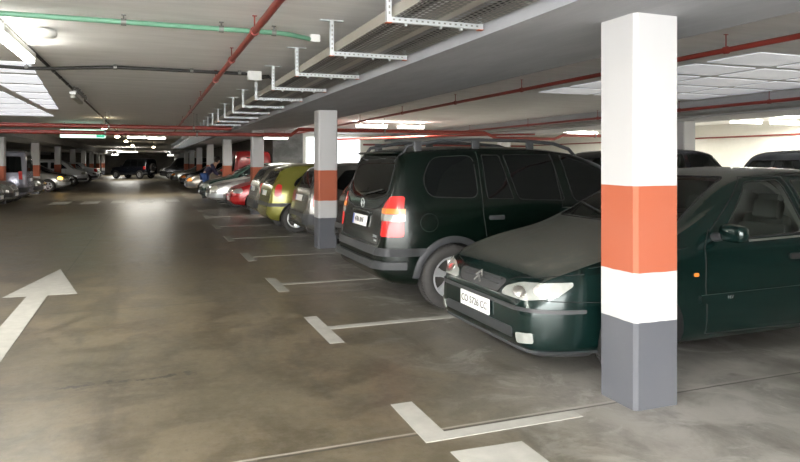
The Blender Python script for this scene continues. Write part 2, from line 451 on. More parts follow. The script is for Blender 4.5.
WHEELS = {}
def wheel_meshes(R, w, style):
    key = (R, w, style)
    if key in WHEELS: return WHEELS[key]
    rr = R*.64 if style != 'suv' else R*.58
    h = w/2
    bm = bmesh.new()
    lathe(bm, [(rr, -h*.8), (rr+.015, -h*.95), (rr+(R-rr)*.5, -h*1.04), (R-.022, -h*.92), (R-.006, -h*.74), (R, -h*.4), (R, h*.4), (R-.006, h*.74), (R-.022, h*.92),
               (rr+(R-rr)*.5, h*1.04), (rr+.015, h*.95), (rr, h*.8)], 40)
    # tread blocks
    for k in range(60):
        a = 2*pi*k/60
        for sy in (-1, 1):
            mt = Matrix.Rotation(-a, 4, 'Y')
            bx(bm, R-.004, R+.003, sy*h*.45-.028 if sy > 0 else sy*h*.45-.02, sy*h*.45+.02 if sy > 0 else sy*h*.45+.028, -.011, .005, mtx=mt)
    me = bpy.data.meshes.new('tyre'); bm.normal_update(); bm.to_mesh(me); bm.free(); me.materials.append(M['rubber'])
    for p in me.polygons: p.use_smooth = True
    me.set_sharp_from_angle(angle=radians(35))
    bm = bmesh.new()   # rim faces +y
    yo = h*.72
    lathe(bm, [(rr+.004, yo+.012), (rr-.014, yo+.014), (rr-.022, yo-.01), (rr-.03, -h*.7), (rr, -h*.7)], 40)
    lathe(bm, [(.0001, yo-.055), (rr-.02, yo-.06), (rr-.02, yo-.075), (.0001, yo-.075)], 40, mi=1)
    ns = {'five': 5, 'three': 3, 'cap': 7, 'suv': 6}[style]
    wsp = {'five': (.030, .052), 'three': (.05, .085), 'cap': (.020, .028), 'suv': (.028, .04)}[style]
    for k in range(ns):
        a = 2*pi*k/ns+.35; mt = Matrix.Rotation(-a, 4, 'Y')
        vs = []
        for (xx, hw, yy) in ((.03, wsp[0], yo-.004), (rr*.55, wsp[0]*1.05, yo-.002), (rr-.012, wsp[1], yo+.004)):
            vs.append([bm.verts.new(mt @ Vector((xx, yy-dy, zz))) for zz, dy in ((-hw, .012), (-hw*.7, 0), (hw*.7, 0), (hw, .012), (hw, .04), (-hw, .04))])
        for A, B in zip(vs, vs[1:]):
            for q in range(6): bm.faces.new((A[q], A[(q+1) % 6], B[(q+1) % 6], B[q]))
    lathe(bm, [(.0001, yo+.006), (.04, yo+.004), (.055, yo-.012), (.055, yo-.05), (.0001, yo-.05)], 24)
    bmesh.ops.recalc_face_normals(bm, faces=bm.faces)
    mr = bpy.data.meshes.new('rim'); bm.normal_update(); bm.to_mesh(mr); bm.free()
    mr.materials.append(M['rim'] if style in ('five', 'three') else M['steel_wheel']); mr.materials.append(M['rim_dark'])
    for p in mr.polygons: p.use_smooth = True
    mr.set_sharp_from_angle(angle=radians(35))
    WHEELS[key] = (me, mr)
    return me, mr

def text_obj(name, body, size, mat, parent, loc, rot, ext=.001):
    cu = bpy.data.curves.new(name, 'FONT'); cu.body = body; cu.size = size; cu.align_x = 'CENTER'; cu.align_y = 'CENTER'; cu.extrude = ext
    tmp = bpy.data.objects.new('t', cu); COL.objects.link(tmp)
    bpy.context.view_layer.update()
    dg = bpy.context.evaluated_depsgraph_get()
    me = bpy.data.meshes.new_from_object(tmp.evaluated_get(dg), depsgraph=dg)
    bpy.data.objects.remove(tmp); bpy.data.curves.remove(cu)
    me.materials.clear(); me.materials.append(mat)
    o = bpy.data.objects.new(name, me); o.location = loc; o.rotation_euler = rot
    return link(o, parent)

def car(name, label, cat, S, paint, loc, rz, group=None):
    """builds one car: empty + body, glass, lamps, bumpers, wheels"""
    L, W = S['L'], S['W']; root = empty(name, loc, rz); tag(root, label, cat, group)
    R = S.get('R', .29); hb = hull(S); bvh = BVHTree.FromBMesh(hb)
    body = obj('body', hb.copy(), [paint, M['well'], M['cabin']], root)
    cut = bmesh.new()
    for ax in (S['fx'], S['rx']):
        for s in (-1, 1):
            t_ = bmesh.new(); R_ = R+S.get('gap', .05)
            lathe(t_, [(R_, s*(W/2-.34)), (R_, s*(W/2+.2))], 36, closed=False)
            bmesh.ops.translate(t_, verts=t_.verts, vec=(ax-L/2, 0, R))
            me_ = bpy.data.meshes.new('x'); t_.to_mesh(me_); t_.free(); cut.from_mesh(me_); bpy.data.meshes.remove(me_)
    if S.get('open'):
        cv = hull(S, .055, S['cab'][0], S['cab'][1], .12)
        boolean(body, cv, mi=2)
        for ol in S['side']:
            bmc = prism_dir(ol, Vector((-L/2, 0, 0)), Vector((1, 0, 0)), Vector((0, 1, 0)), 4, -2); boolean(body, bmc, mi=2)
        if 'ws' in S:
            boolean(body, prism_dir(S['ws'], Vector((-L/2, 0, 0)), Vector((0, 1, 0)), Vector((1, 0, 0)), L*.5, -.2), mi=2)
        if 'rw' in S:
            boolean(body, prism_dir(S['rw'], Vector((L/2, 0, 0)), Vector((0, 1, 0)), Vector((-1, 0, 0)), L*.42, -.2), mi=2)
    boolean(body, cut)
    for p in body.data.polygons: p.use_smooth = True
    body.data.set_sharp_from_angle(angle=radians(32))
    wb = bmesh.new(); wb.from_mesh(body.data)      # body with wheel arches, for the lower trims
    gm = M['glass'] if S.get('open') else M['glass_dark']
    def P(nm, mat, end, phi, s, ol, src=hb, par=root, **k):
        o = patch(S, src, end, phi, s, ol, **k)
        if len(o.faces) == 0: o.free(); return None
        return obj(nm, o, mat, par)
    goff = dict(off=.002, thick=.006)
    for s in (-1, 1):
        for ol in S['side']:
            w = P('side_window', gm, 'F', 90, s, ol, **goff)
            if w: obj('window_trim', proj_line(S, bvh, 'F', 90, s, ol, S.get('wtrim', .006), -.001, True), M['seam'], w)
    w = P('windscreen', gm, 'F', 0, 1, S['ws'], **goff)
    if w: obj('windscreen_trim', proj_line(S, bvh, 'F', 0, 1, S['ws'], .008, 0, True), M['seam'], w)
    w = P('rear_window', gm, 'R', 0, 1, S['rw'], **goff)
    if w:
        obj('window_trim', proj_line(S, bvh, 'R', 0, 1, S['rw'], .008, 0, True), M['seam'], w)
    for (nm, mat, end, phi, sides, ol, kw) in S.get('patches', []):
        subs = kw.pop('subs', None) if kw else None; kw = dict(kw or {})
        srcn = kw.pop('src', 'hull')
        for s in sides:
            o = P(nm, M[mat] if mat != 'paint' else paint, end, phi, s, ol, src=wb if srcn == 'body' else hb, **kw)
            if o and subs:
                for (n2, m2, ol2) in subs: P(n2, M[m2], end, phi, s, ol2, par=o, off=kw.get('off', .004)+.003, thick=.006)
    for (nm, mat, end, phi, sides, pl, r) in S.get('lines', []):
        for s in sides:
            b_ = proj_line(S, bvh, end, phi, s, pl, r)
            if len(b_.faces): obj(nm, b_, M[mat], root)
            else: b_.free()
    for (u, z) in S.get('handles', []):
        for s in (-1, 1):
            h, no = surf(S, bvh, 'F', 90, s, u, z)
            obj('door_handle', bx(bmesh.new(), h.x-.085, h.x+.085, h.y-.02, h.y+.02, h.z-.022, h.z+.022, .012), M[S.get('handle_mat', 'trim')], root)
    if 'mirror' in S:
        mx, mz = S['mirror']
        for s in (-1, 1):
            h, no = surf(S, bvh, 'F', 90, s, mx, mz)
            bm = bmesh.new(); bmesh.ops.create_uvsphere(bm, u_segments=20, v_segments=12, radius=1)
            for v_ in bm.verts:
                c_ = v_.co; e = .62
                q = Vector((math.copysign(abs(c_.x)**e, c_.x), math.copysign(abs(c_.y)**e, c_.y), math.copysign(abs(c_.z)**e, c_.z)))
                v_.co = Vector((q.x*.065+(.02 if q.x < 0 else 0), q.y*.105, q.z*.062))+Vector((h.x, h.y+s*.14, h.z+.03))
            mo = obj('wing_mirror', bm, M['trim'] if S.get('mirror_black') else paint, root)
            obj('mirror_arm', tube(bmesh.new(), [h-Vector((.02, 0, .01)), h+Vector((-.02, s*.07, .005))], [.035, .028], 10), M['trim'], mo)
    if S.get('open'):
        zf = .32
        x0, x1 = S['seats']
        for xx in (x0, x1):
            for yy in (-.36, .36):
                bm = bmesh.new()
                bx(bm, -.27, .24, -.24, .24, zf, zf+.16, .05)
                mt = Matrix.Translation((.22, 0, zf+.1)) @ Matrix.Rotation(radians(16), 4, 'Y')
                bx(bm, -.06, .07, -.23, .23, 0, .55, .06, mtx=mt)
                st = obj('seat', bm, M['seat'], root); st.location = (xx-L/2, yy, 0)
                hr = obj('headrest', bx(bmesh.new(), -.05, .05, -.12, .12, .585, .75, .045, mtx=mt), M['seat'], st)
        bm = bmesh.new(); bx(bm, S['cab'][0]+.02-L/2, S['cab'][0]+.45-L/2, -W/2+.14, W/2-.14, .6, S['dash'], .06)
        obj('dashboard', bm, M['trim'], root)
        bm = bmesh.new(); ring = []
        for k in range(25):
            a = 2*pi*k/24; ring.append((0, .18*cos(a), .18*sin(a)))
        tube(bm, ring, .014, 8, False); tube(bm, [(0, -.18, 0), (0, .18, 0)], .016, 8); tube(bm, [(0, 0, 0), (0, 0, -.18)], .014, 8)
        sw = obj('steering_wheel', bm, M['trim'], root); sw.location = (x0-.42-L/2, -.36, S['dash']+.0); sw.rotation_euler.y = radians(25)
    tm, rm = wheel_meshes(R, S.get('tw', .185), S.get('wheel', 'cap'))
    for ax in (S['fx'], S['rx']):
        for s in (-1, 1):
            o = bpy.data.objects.new('wheel', tm); o.location = (ax-L/2, s*(W/2-.115), R+.001); link(o, root)
            r_ = bpy.data.objects.new('rim', rm); link(r_, o)
            if s < 0: r_.rotation_euler.z = pi
    if 'plate' in S:
        for end, z, tilt, txt, wd in S['plate']:
            h, no = surf(S, bvh, end, 0, 1, 0, z)
            sg = -1 if end == 'F' else 1
            h = h+no*.012; hh = .055 if wd > .4 else .1
            pm = empty_plate = obj('number_plate', bx(bmesh.new(), -.006, .006, -wd/2, wd/2, -hh, hh, .003), M['plate'], root)
            ang = math.asin(max(-.9, min(.9, no.z)))
            pm.location = h+Vector((sg*.008, 0, 0)); pm.rotation_euler = (0, -sg*ang if sg > 0 else ang, 0)
            obj('plate_band', bx(bmesh.new(), sg*.0065-.001, sg*.0065+.001, (-wd/2+.004) if sg > 0 else (wd/2-.044), (-wd/2+.044) if sg > 0 else wd/2-.004, -hh+.004, hh-.004), M['blue'], pm) if S.get('band', True) else None
            if txt:
                rot = (pi/2, 0, pi/2) if sg > 0 else (pi/2, 0, -pi/2)
                text_obj('lettering', txt, .073 if wd > .4 else .075, M['ink'], pm, (sg*.0075, 0, 0), rot)
    for fn in S.get('extra', []): fn(S, bvh, root, hb, wb, paint)
    hb.free(); wb.free()
    return root

# ---- hero specs
XS = dict(L=4.17, W=1.70, R=.295, fx=.80, rx=3.40, k=.42, crown=.035, step=.045, sub=2, open=True, wheel='cap', gap=.045,
    top=[(0, .50), (.02, .575), (.06, .64), (.14, .705), (.30, .765), (.6, .85), (.95, .925), (1.08, .965), (1.20, 1.02), (1.51, 1.19), (1.85, 1.345), (2.1, 1.395), (2.5, 1.41), (2.9, 1.395), (3.2, 1.355), (3.5, 1.28), (3.85, 1.12), (4.02, 1.02), (4.10, .85), (4.17, .5)],
    belt=[(0, .46), (.15, .60), (.5, .715), (1.0, .80), (1.4, .87), (2.5, .90), (3.5, .95), (4.05, .93), (4.17, .6)],
    bot=[(0, .30), (.03, .23), (.12, .19), (.5, .18), (3.7, .19), (4.05, .26), (4.17, .36)],
    plan=[(0, .66), (.02, .73), (.06, .79), (.13, .85), (.25, .91), (.45, .955), (.8, .985), (1.5, 1), (3.0, 1), (3.6, .975), (3.95, .92), (4.08, .86), (4.17, .72)],
    side=[rnd([(1.50, .90), (1.94, 1.30), (2.28, 1.315), (2.36, .925)], .05), rnd([(2.45, .93), (2.39, 1.315), (2.95, 1.305), (3.22, 1.20), (3.22, .96)], .05)],
    ws=rnd([(-.66, .985), (-.50, 1.335), (.50, 1.335), (.66, .985)], .05), rw=rnd([(-.56, 1.06), (-.46, 1.30), (.46, 1.30), (.56, 1.06)], .05),
    cab=(1.2, 3.75), seats=(2.1, 3.0), dash=.90, mirror=(1.47, .93), handles=[(2.22, .76), (3.15, .79)], handle_mat='seam',
    plate=[('F', .425, 0, 'CO 5726 CC', .44), ('R', .72, 0, None, .50)], band=False)
XS['patches'] = [
    ('headlight', 'clear_lens', 'F', 52, (-1, 1), rnd([(.215, .545), (.25, .60), (.37, .645), (.56, .665), (.70, .67), (.70, .645), (.60, .575), (.40, .545)], .03), dict(off=.006, thick=.02,
        subs=[('lamp_reflector', 'chrome', [(.36+.05*cos(a), .590+.032*sin(a)) for a in [2*pi*k/14 for k in range(14)]]), ('lamp_reflector', 'chrome', [(.50+.05*cos(a), .612+.034*sin(a)) for a in [2*pi*k/14 for k in range(14)]])])),
    ('grille', 'trim', 'F', 0, (1,), rnd([(-.28, .55), (-.34, .625), (-.30, .64), (.30, .64), (.34, .625), (.28, .55)], .02), dict(off=.004, thick=.01,)),
    ('bumper_strip', 'trim', 'F', 0, (1,), rnd([(-.80, .475), (-.80, .50), (.80, .50), (.80, .475)], .005), dict(off=.010, thick=.02, xr=(0, .45))),
    ('lower_grille', 'grey_trim', 'F', 0, (1,), rnd([(-.50, .285), (-.50, .355), (.50, .355), (.50, .285)], .02), dict(off=.006, thick=.02)),
    ('fog_lamp', 'clear_lens', 'F', 35, (-1, 1), rnd([(.455, .265), (.45, .335), (.575, .345), (.58, .28)], .015), dict(off=.009, thick=.02)),
    ('lower_lip', 'grey_trim', 'F', 0, (1,), rnd([(-.83, .19), (-.83, .225), (.83, .225), (.83, .19)], .005), dict(off=.016, thick=.02, src='body', xr=(0, .7))),
    ('side_moulding', 'paint', 'F', 90, (-1, 1), rnd([(1.27, .475), (1.27, .535), (2.37, .545), (2.37, .485)], .02), dict(off=.014, thick=.02, src='body')),
    ('side_moulding', 'paint', 'F', 90, (-1, 1), rnd([(2.42, .485), (2.42, .545), (3.0, .55), (2.97, .49)], .02), dict(off=.014, thick=.02, src='body')),
    ('indicator', 'orange_lens', 'F', 90, (-1, 1), rnd([(1.22, .665), (1.22, .69), (1.26, .69), (1.26, .665)], .01), dict(off=.008, thick=.01)),
    ('tail_light', 'red_lens', 'R', 50, (-1, 1), rnd([(.55, .72), (.55, .93), (.85, .95), (.85, .74)], .03), dict(off=.006, thick=.01)),
    ('window_strip', 'chrome', 'F', 90, (-1, 1), rnd([(1.75, .878), (1.75, .892), (3.2, .928), (3.2, .914)], .003), dict(off=.006, thick=.01)),
]
XS['lines'] = [
    ('door_gap', 'seam', 'F', 90, (-1, 1), [(1.42, .98), (1.34, .86), (1.32, .60), (1.34, .26), (2.36, .25), (2.40, .6), (2.40, 1.0), (2.335, 1.34), (1.94, 1.335), (1.42, .96)], .004),
    ('door_gap', 'seam', 'F', 90, (-1, 1), [(2.40, .25), (3.0, .26), (3.18, .55), (3.30, .95), (3.27, 1.22), (2.95, 1.335), (2.36, 1.345)], .004),
    ('bonnet_gap', 'seam', 'F', 0, (1,), [(-.76, .72), (-.6, .685), (-.42, .665), (-.36, .64), (-.28, .545), (.28, .545), (.36, .64), (.42, .665), (.6, .685), (.76, .72)], .003),
    ('bonnet_gap', 'seam', 'F', 90, (-1, 1), [(.42, .755), (.8, .80), (1.2, .865)], .003),
    ('bumper_gap', 'seam', 'F', 90, (-1, 1), [(.10, .555), (.3, .55), (.5, .54)], .003),
]
def xs_extra(S, bvh, root, hb, wb, paint):
    L = S['L']
    # chevron badge and grille ribs
    bm = bmesh.new()
    for z0 in (.590, .622):
        for s in (-1, 1):
            pts = []
            for y in (.035, .11, .2, .28):
                h, no = surf(S, bvh, 'F', 0, 1, s*y, z0+.012-(y*.02)); pts.append(h+no*.010)
            tube(bm, pts, .007, 8)
    obj('grille_bar', bm, M['grey_trim'], root)
    bm = bmesh.new()
    for dz in (0, .032):
        pts = []
        for y, z in ((-.042, .572+dz), (0, .606+dz), (.042, .572+dz)):
            h, no = surf(S, bvh, 'F', 0, 1, y, z); pts.append(h+no*.022)
        tube(bm, pts, .007, 8)
    obj('chevron_badge', bm, M['grey_metal'], root)
    # wipers and aerial
    for y0, y1 in ((-.55, .02), (.0, .55)):
        pts = []
        for k in range(7):
            y = y0+(y1-y0)*k/6; h, no = surf(S, bvh, 'F', 0, 1, y, 1.01+.012*k*(1 if y0 < -.1 else 1)); pts.append(h+no*.018)
        obj('wiper', tube(bmesh.new(), pts, .007, 6), M['trim'], root)
    h, no = surf(S, bvh, 'F', 90, -1, 1.53, .508)
    text_obj('badge_lettering', '16V', .035, M['chrome'], root, (h.x, h.y-.016, h.z), (pi/2, 0, 0))
    # a door lock
    h, no = surf(S, bvh, 'F', 90, -1, 2.28, .70)
    bm = bmesh.new(); bmesh.ops.create_uvsphere(bm, u_segments=10, v_segments=8, radius=.014)
    bmesh.ops.translate(bm, verts=bm.verts, vec=h); obj('door_lock', bm, M['galv'], root)
XS['extra'] = [xs_extra]

ZF = dict(L=4.317, W=1.742, R=.317, fx=.885, rx=3.579, k=.26, crown=.035, step=.045, open=False, wheel='five', gap=.035, tw=.20, wtrim=.006,
    top=[(0, .50), (.03, .64), (.10, .74), (.35, .84), (.8, .97), (.95, 1.03), (1.35, 1.27), (1.75, 1.48), (2.1, 1.575), (2.6, 1.62), (3.2, 1.625), (3.8, 1.60), (4.0, 1.575), (4.06, 1.53), (4.13, 1.33), (4.19, 1.13), (4.225, 1.0), (4.245, .85), (4.27, .70), (4.30, .60), (4.317, .50)],
    belt=[(0, .46), (.15, .64), (.6, .84), (1.0, .93), (2.0, 1.01), (3.6, 1.08), (4.1, 1.06), (4.2, .95), (4.317, .6)],
    bot=[(0, .32), (.06, .24), (.5, .20), (3.7, .22), (4.15, .27), (4.27, .33), (4.317, .40)],
    plan=[(0, .55), (.03, .68), (.10, .80), (.25, .90), (.5, .96), (.9, .99), (1.5, 1), (3.2, 1), (3.75, .985), (4.0, .955), (4.12, .92), (4.22, .865), (4.28, .80), (4.317, .70)],
    side=[rnd([(3.82, 1.11), (3.87, 1.28), (3.76, 1.495), (3.30, 1.52), (3.29, 1.09)], .10), rnd([(2.89, 1.075), (3.0, 1.52), (3.20, 1.52), (3.19, 1.085)], .02),
          rnd([(2.27, 1.045), (2.37, 1.53), (2.95, 1.525), (2.83, 1.07)], .04), rnd([(1.25, .98), (1.75, 1.38), (2.25, 1.53), (2.15, 1.04)], .05)],
    ws=rnd([(-.70, 1.03), (-.56, 1.49), (.56, 1.49), (.70, 1.03)], .06),
    rw=rnd([(-.64, 1.13), (-.60, 1.50), (.60, 1.50), (.64, 1.13), (.30, 1.07), (-.30, 1.07)], .08),
    mirror=(1.42, 1.02), mirror_black=True, handles=[(3.10, .895), (2.05, .87)], handle_mat='grey_trim',
    plate=[('R', .84, 0, '4786 BNF', .46), ('F', .45, 0, None, .5)])
ZF['patches'] = [
    ('tail_light', 'red_lens', 'R', 42, (-1, 1), rnd([(.525, .73), (.54, 1.03), (.63, 1.12), (.755, 1.12), (.765, .73)], .03), dict(off=.008, thick=.02,
        subs=[('indicator_lens', 'orange_lens', [(.52, .95), (.52, 1.0), (.77, 1.0), (.77, .95)]), ('reversing_lens', 'clear_lens', [(.52, .88), (.52, .945), (.77, .945), (.77, .88)])])),
    ('bumper_strip', 'grey_trim', 'R', 0, (1,), rnd([(-.86, .545), (-.86, .62), (.86, .62), (.86, .545)], .02), dict(off=.016, thick=.03, src='body', xr=(3.85, 4.4))),
    ('bumper_strip', 'grey_trim', 'F', 90, (-1, 1), rnd([(3.93, .545), (3.93, .62), (4.22, .62), (4.22, .545)], .006), dict(off=.016, thick=.03, src='body')),
    ('bumper_step', 'grey_trim', 'R', 0, (1,), rnd([(-.84, .425), (-.84, .495), (.84, .495), (.84, .425)], .02), dict(off=.04, thick=.05, src='body', xr=(4.04, 4.4))),
    ('side_moulding', 'grey_trim', 'F', 90, (-1, 1), rnd([(2.34, .545), (2.34, .625), (3.24, .635), (3.24, .555)], .02), dict(off=.014, thick=.02, src='body')),
    ('side_moulding', 'grey_trim', 'F', 90, (-1, 1), rnd([(1.30, .535), (1.30, .615), (2.28, .625), (2.28, .545)], .02), dict(off=.014, thick=.02, src='body')),
    ('fuel_flap', 'paint', 'F', 90, (1,), [(3.83+.085*cos(a), .865+.085*sin(a)) for a in [2*pi*k/24 for k in range(24)]], dict(off=.004, thick=.004)),
    ('headlight', 'clear_lens', 'F', 45, (-1, 1), rnd([(.52, .62), (.56, .76), (.86, .84), (.86, .70)], .03), dict(off=.006, thick=.01)),
]
ZF['lines'] = [
    ('door_gap', 'seam', 'F', 90, (-1, 1), [(3.25, 1.55), (3.25, .95), (3.22, .72), (3.10, .45), (3.05, .27), (2.33, .25), (2.31, .7), (2.31, 1.0), (2.36, 1.555)], .0045),
    ('door_gap', 'seam', 'F', 90, (-1, 1), [(2.31, .25), (1.32, .25), (1.25, .6), (1.22, .95)], .0045),
    ('tailgate_gap', 'seam', 'R', 0, (1,), [(-.66, 1.13), (-.66, 1.0), (-.62, .75), (-.60, .64), (.60, .64), (.62, .75), (.66, 1.0), (.66, 1.13)], .005),
    ('flap_gap', 'seam', 'F', 90, (1,), [(3.83+.088*cos(a), .865+.088*sin(a)) for a in [2*pi*k/24 for k in range(25)]], .0035),
    ('tailgate_crease', 'grey_trim', 'R', 0, (1,), [(-.60, 1.06), (-.5, 1.0), (-.3, .965), (.3, .965), (.5, 1.0), (.60, 1.06)], .006),
]
def zf_extra(S, bvh, root, hb, wb, paint):
    L = S['L']
    # arch cladding rings around each wheel opening
    for ax in (S['fx'], S['rx']):
        for s in (-1, 1):
            R0, R1 = S['R']+.032, S['R']+.095
            A = [radians(a) for a in range(2, 179, 8)]
            bm = bmesh.new(); ri = []
            for a in A:
                ring = []
                for rr, off in ((R0, -.03), (R0, .018), ((R0+R1)/2, .024), (R1, .014), (R1, -.01)):
                    x, z = ax+rr*cos(a), S['R']+rr*sin(a)
                    h, no = surf(S, bvh, 'F', 90, s, x, z)
                    ring.append(bm.verts.new(Vector((x-L/2, h.y+s*off, z))))
                ri.append(ring)
            for p, q in zip(ri, ri[1:]):
                for k in range(4): bm.faces.new((p[k], p[k+1], q[k+1], q[k]))
            bmesh.ops.recalc_face_normals(bm, faces=bm.faces)
            obj('wheel_arch_trim', bm, M['grey_trim'], root)
    for s in (-1, 1):
        pts = []; xs = [1.95, 2.05, 2.25, 2.6, 3.1, 3.6, 3.95, 4.08]
        for i, x in enumerate(xs):
            z = interp(S['top'], x)-.045; pts.append(Vector((x-L/2, s*(.60-.02*abs(i-3)/4), z+(.10 if 0 < i < 7 else .0)+(-.03 if i in (1, 6) else 0))))
        r_ = obj('roof_rail', tube(bmesh.new(), pts, .019, 10), M['rail'], root)
        for x in (2.55, 3.2, 3.85):
            z = interp(S['top'], x)-.06
            obj('rail_foot', bx(bmesh.new(), x-L/2-.045, x-L/2+.045, s*.595-.014, s*.595+.014, z-.02, z+.125, .012), M['rail'], r_)
    # round badge
    h, no = surf(S, bvh, 'R', 0, 1, 0, 1.015)
    bm = bmesh.new(); ring = [Vector((0, .048*cos(2*pi*k/20), .048*sin(2*pi*k/20))) for k in range(21)]
    tube(bm, ring, .006, 6, False); tube(bm, [(0, -.062, -.01), (0, -.012, .012), (0, .012, -.012), (0, .062, .01)], .006, 6)
    o = obj('round_badge', bm, M['galv'], root); o.location = h+no*.012
    h, no = surf(S, bvh, 'R', 0, 1, .50, .715)
    text_obj('badge_lettering', 'ZAFIRA', .035, M['galv'], root, h+no*.004, (pi/2, 0, pi/2))
    h, no = surf(S, bvh, 'R', 0, 1, .53, .675)
    text_obj('badge_lettering', '2.0 DTI', .026, M['galv'], root, h+no*.004, (pi/2, 0, pi/2))
    h, no = surf(S, bvh, 'R', 0, 1, 0, .935)
    obj('tailgate_handle', bx(bmesh.new(), h.x-.02, h.x+.03, -.27, .27, .915, .945, .01), paint, root)
    pts = []
    for k in range(7):
        hh, no = surf(S, bvh, 'R', 0, 1, -.02+.52*k/6, 1.10+.012*k); pts.append(hh+no*.015)
    obj('rear_wiper', tube(bmesh.new(), pts, .007, 6), M['trim'], root)
    bm = bmesh.new(); bx(bm, 3.98-L/2, 4.10-L/2, -.6, .6, 1.535, 1.56, .01); obj('rear_spoiler', bm, paint, root)
ZF['extra'] = [zf_extra]

def scaled(tops, L0, L1, H0=1, H1=1): return [(x*L1/L0, z*H1/H0) for x, z in tops]
def arch(L, W, H, kind='hatch', **kw):
    """a generic car body of a kind, real size; kw override"""
    if kind == 'hatch':
        top = [(0, .48), (.02, .58), (.08, .67), (.3, .76), (.85, .90), (1.0, .95), (1.35, 1.16), (1.75, H-.06), (2.1, H-.005), (2.6, H), (L-.55, H-.04), (L-.36, H-.10), (L-.2, 1.12), (L-.10, .92), (L-.06, .72), (L-.02, .58), (L, .48)]
        side = [rnd([(1.22, .92), (1.75, H-.13), (2.12, H-.12), (2.16, .92)], .05), rnd([(2.24, .92), (2.22, H-.12), (L-.75, H-.14), (L-.52, 1.05), (L-.62, .95)], .07)]
        ws = rnd([(-.60, .98), (-.48, H-.09), (.48, H-.09), (.60, .98)], .05); rw = rnd([(-.56, .99), (-.50, H-.17), (.50, H-.17), (.56, .99)], .08)
        S = dict(k=.36, fx=.70, rx=L-.58, cab=(1.05, L-.35), seats=(1.85, 2.65), dash=.88)
    elif kind == 'sedan':
        top = [(0, .48), (.03, .60), (.10, .69), (.35, .78), (1.0, .90), (1.2, .95), (1.6, 1.17), (2.05, H-.03), (2.4, H), (2.8, H-.005), (3.2, H-.06), (L-.85, 1.06), (L-.5, 1.0), (L-.12, .95), (L-.06, .8), (L, .48)]
        side = [rnd([(1.55, .90), (2.02, H-.10), (2.38, H-.09), (2.42, .90)], .05), rnd([(2.5, .90), (2.47, H-.09), (2.95, H-.11), (3.3, .96), (3.25, .91)], .05)]
        ws = rnd([(-.64, .97), (-.50, H-.06), (.50, H-.06), (.64, .97)], .05); rw = rnd([(-.58, 1.08), (-.48, H-.09), (.48, H-.09), (.58, 1.08)], .05)
        S = dict(k=.42, fx=.85, rx=L-.98, cab=(1.3, L-1.0), seats=(2.15, 2.95), dash=.88)
    elif kind == 'van':
        top = [(0, .55), (.03, .72), (.12, .85), (.5, .98), (.75, 1.06), (1.1, 1.42), (1.45, H-.07), (1.9, H), (L-.4, H), (L-.12, H-.03), (L-.05, H-.25), (L-.02, .8), (L, .5)]
        side = [rnd([(1.05, 1.05), (1.45, H-.22), (1.95, H-.20), (1.95, 1.05)], .05), rnd([(2.1, 1.08), (2.1, H-.20), (2.95, H-.20), (2.95, 1.08)], .05), rnd([(3.1, 1.08), (3.1, H-.20), (L-.22, H-.22), (L-.18, 1.08)], .05)]
        ws = rnd([(-.66, 1.10), (-.58, H-.13), (.58, H-.13), (.66, 1.10)], .05); rw = rnd([(-.62, 1.10), (-.58, H-.18), (.58, H-.18), (.62, 1.10)], .05)
        S = dict(k=.13, fx=.8, rx=L-.65, cab=(1.0, L-.2), seats=(1.7, 2.7), dash=1.0)
    elif kind == 'suv':
        top = [(0, .6), (.02, .80), (.08, .93), (.3, .98), (1.2, 1.05), (1.35, 1.10), (1.7, H-.12), (1.9, H-.02), (2.3, H), (L-.4, H-.01), (L-.15, H-.06), (L-.08, 1.1), (L-.03, .8), (L, .6)]
        side = [rnd([(1.45, 1.08), (1.78, H-.15), (2.2, H-.13), (2.2, 1.08)], .04), rnd([(2.3, 1.08), (2.3, H-.13), (2.95, H-.13), (2.95, 1.08)], .04), rnd([(3.03, 1.08), (3.03, H-.13), (L-.28, H-.15), (L-.2, 1.08)], .04)]
        ws = rnd([(-.62, 1.13), (-.54, H-.10), (.54, H-.10), (.62, 1.13)], .04); rw = rnd([(-.6, 1.12), (-.54, H-.14), (.54, H-.14), (.6, 1.12)], .04)
        S = dict(k=.16, fx=.75, rx=L-.7, R=.35, tw=.22, cab=(1.3, L-.2), seats=(2.0, 2.9), dash=1.0)
    bw = {'van': 1.03, 'suv': 1.05}.get(kind, .91)
    b0 = .30 if kind == 'suv' else .2
    S.update(L=L, W=W, crown=.03, step=.09, sub=1, top=top, side=side, ws=ws, rw=rw, mirror=(1.4, bw+.03), handles=[(2.0, bw-.13)],
             belt=[(0, .45), (.15, bw-.28), (.5, bw-.13), (1.1, bw-.04), (2.5, bw), (L-.5, bw+.03), (L-.1, bw), (L, .6)],
             bot=[(0, .34), (.06, b0+.05), (.5, b0), (L-.5, b0), (L-.1, b0+.06), (L, .36)],
             plan=[(0, .55), (.03, .68), (.10, .80), (.25, .90), (.5, .96), (.9, .99), (1.4, 1), (L-1.2, 1), (L-.5, .98), (L-.25, .94), (L-.1, .88), (L-.03, .80), (L, .70)])
    hz = bw-.30; rz = kw.pop('rz', (.36, .54))
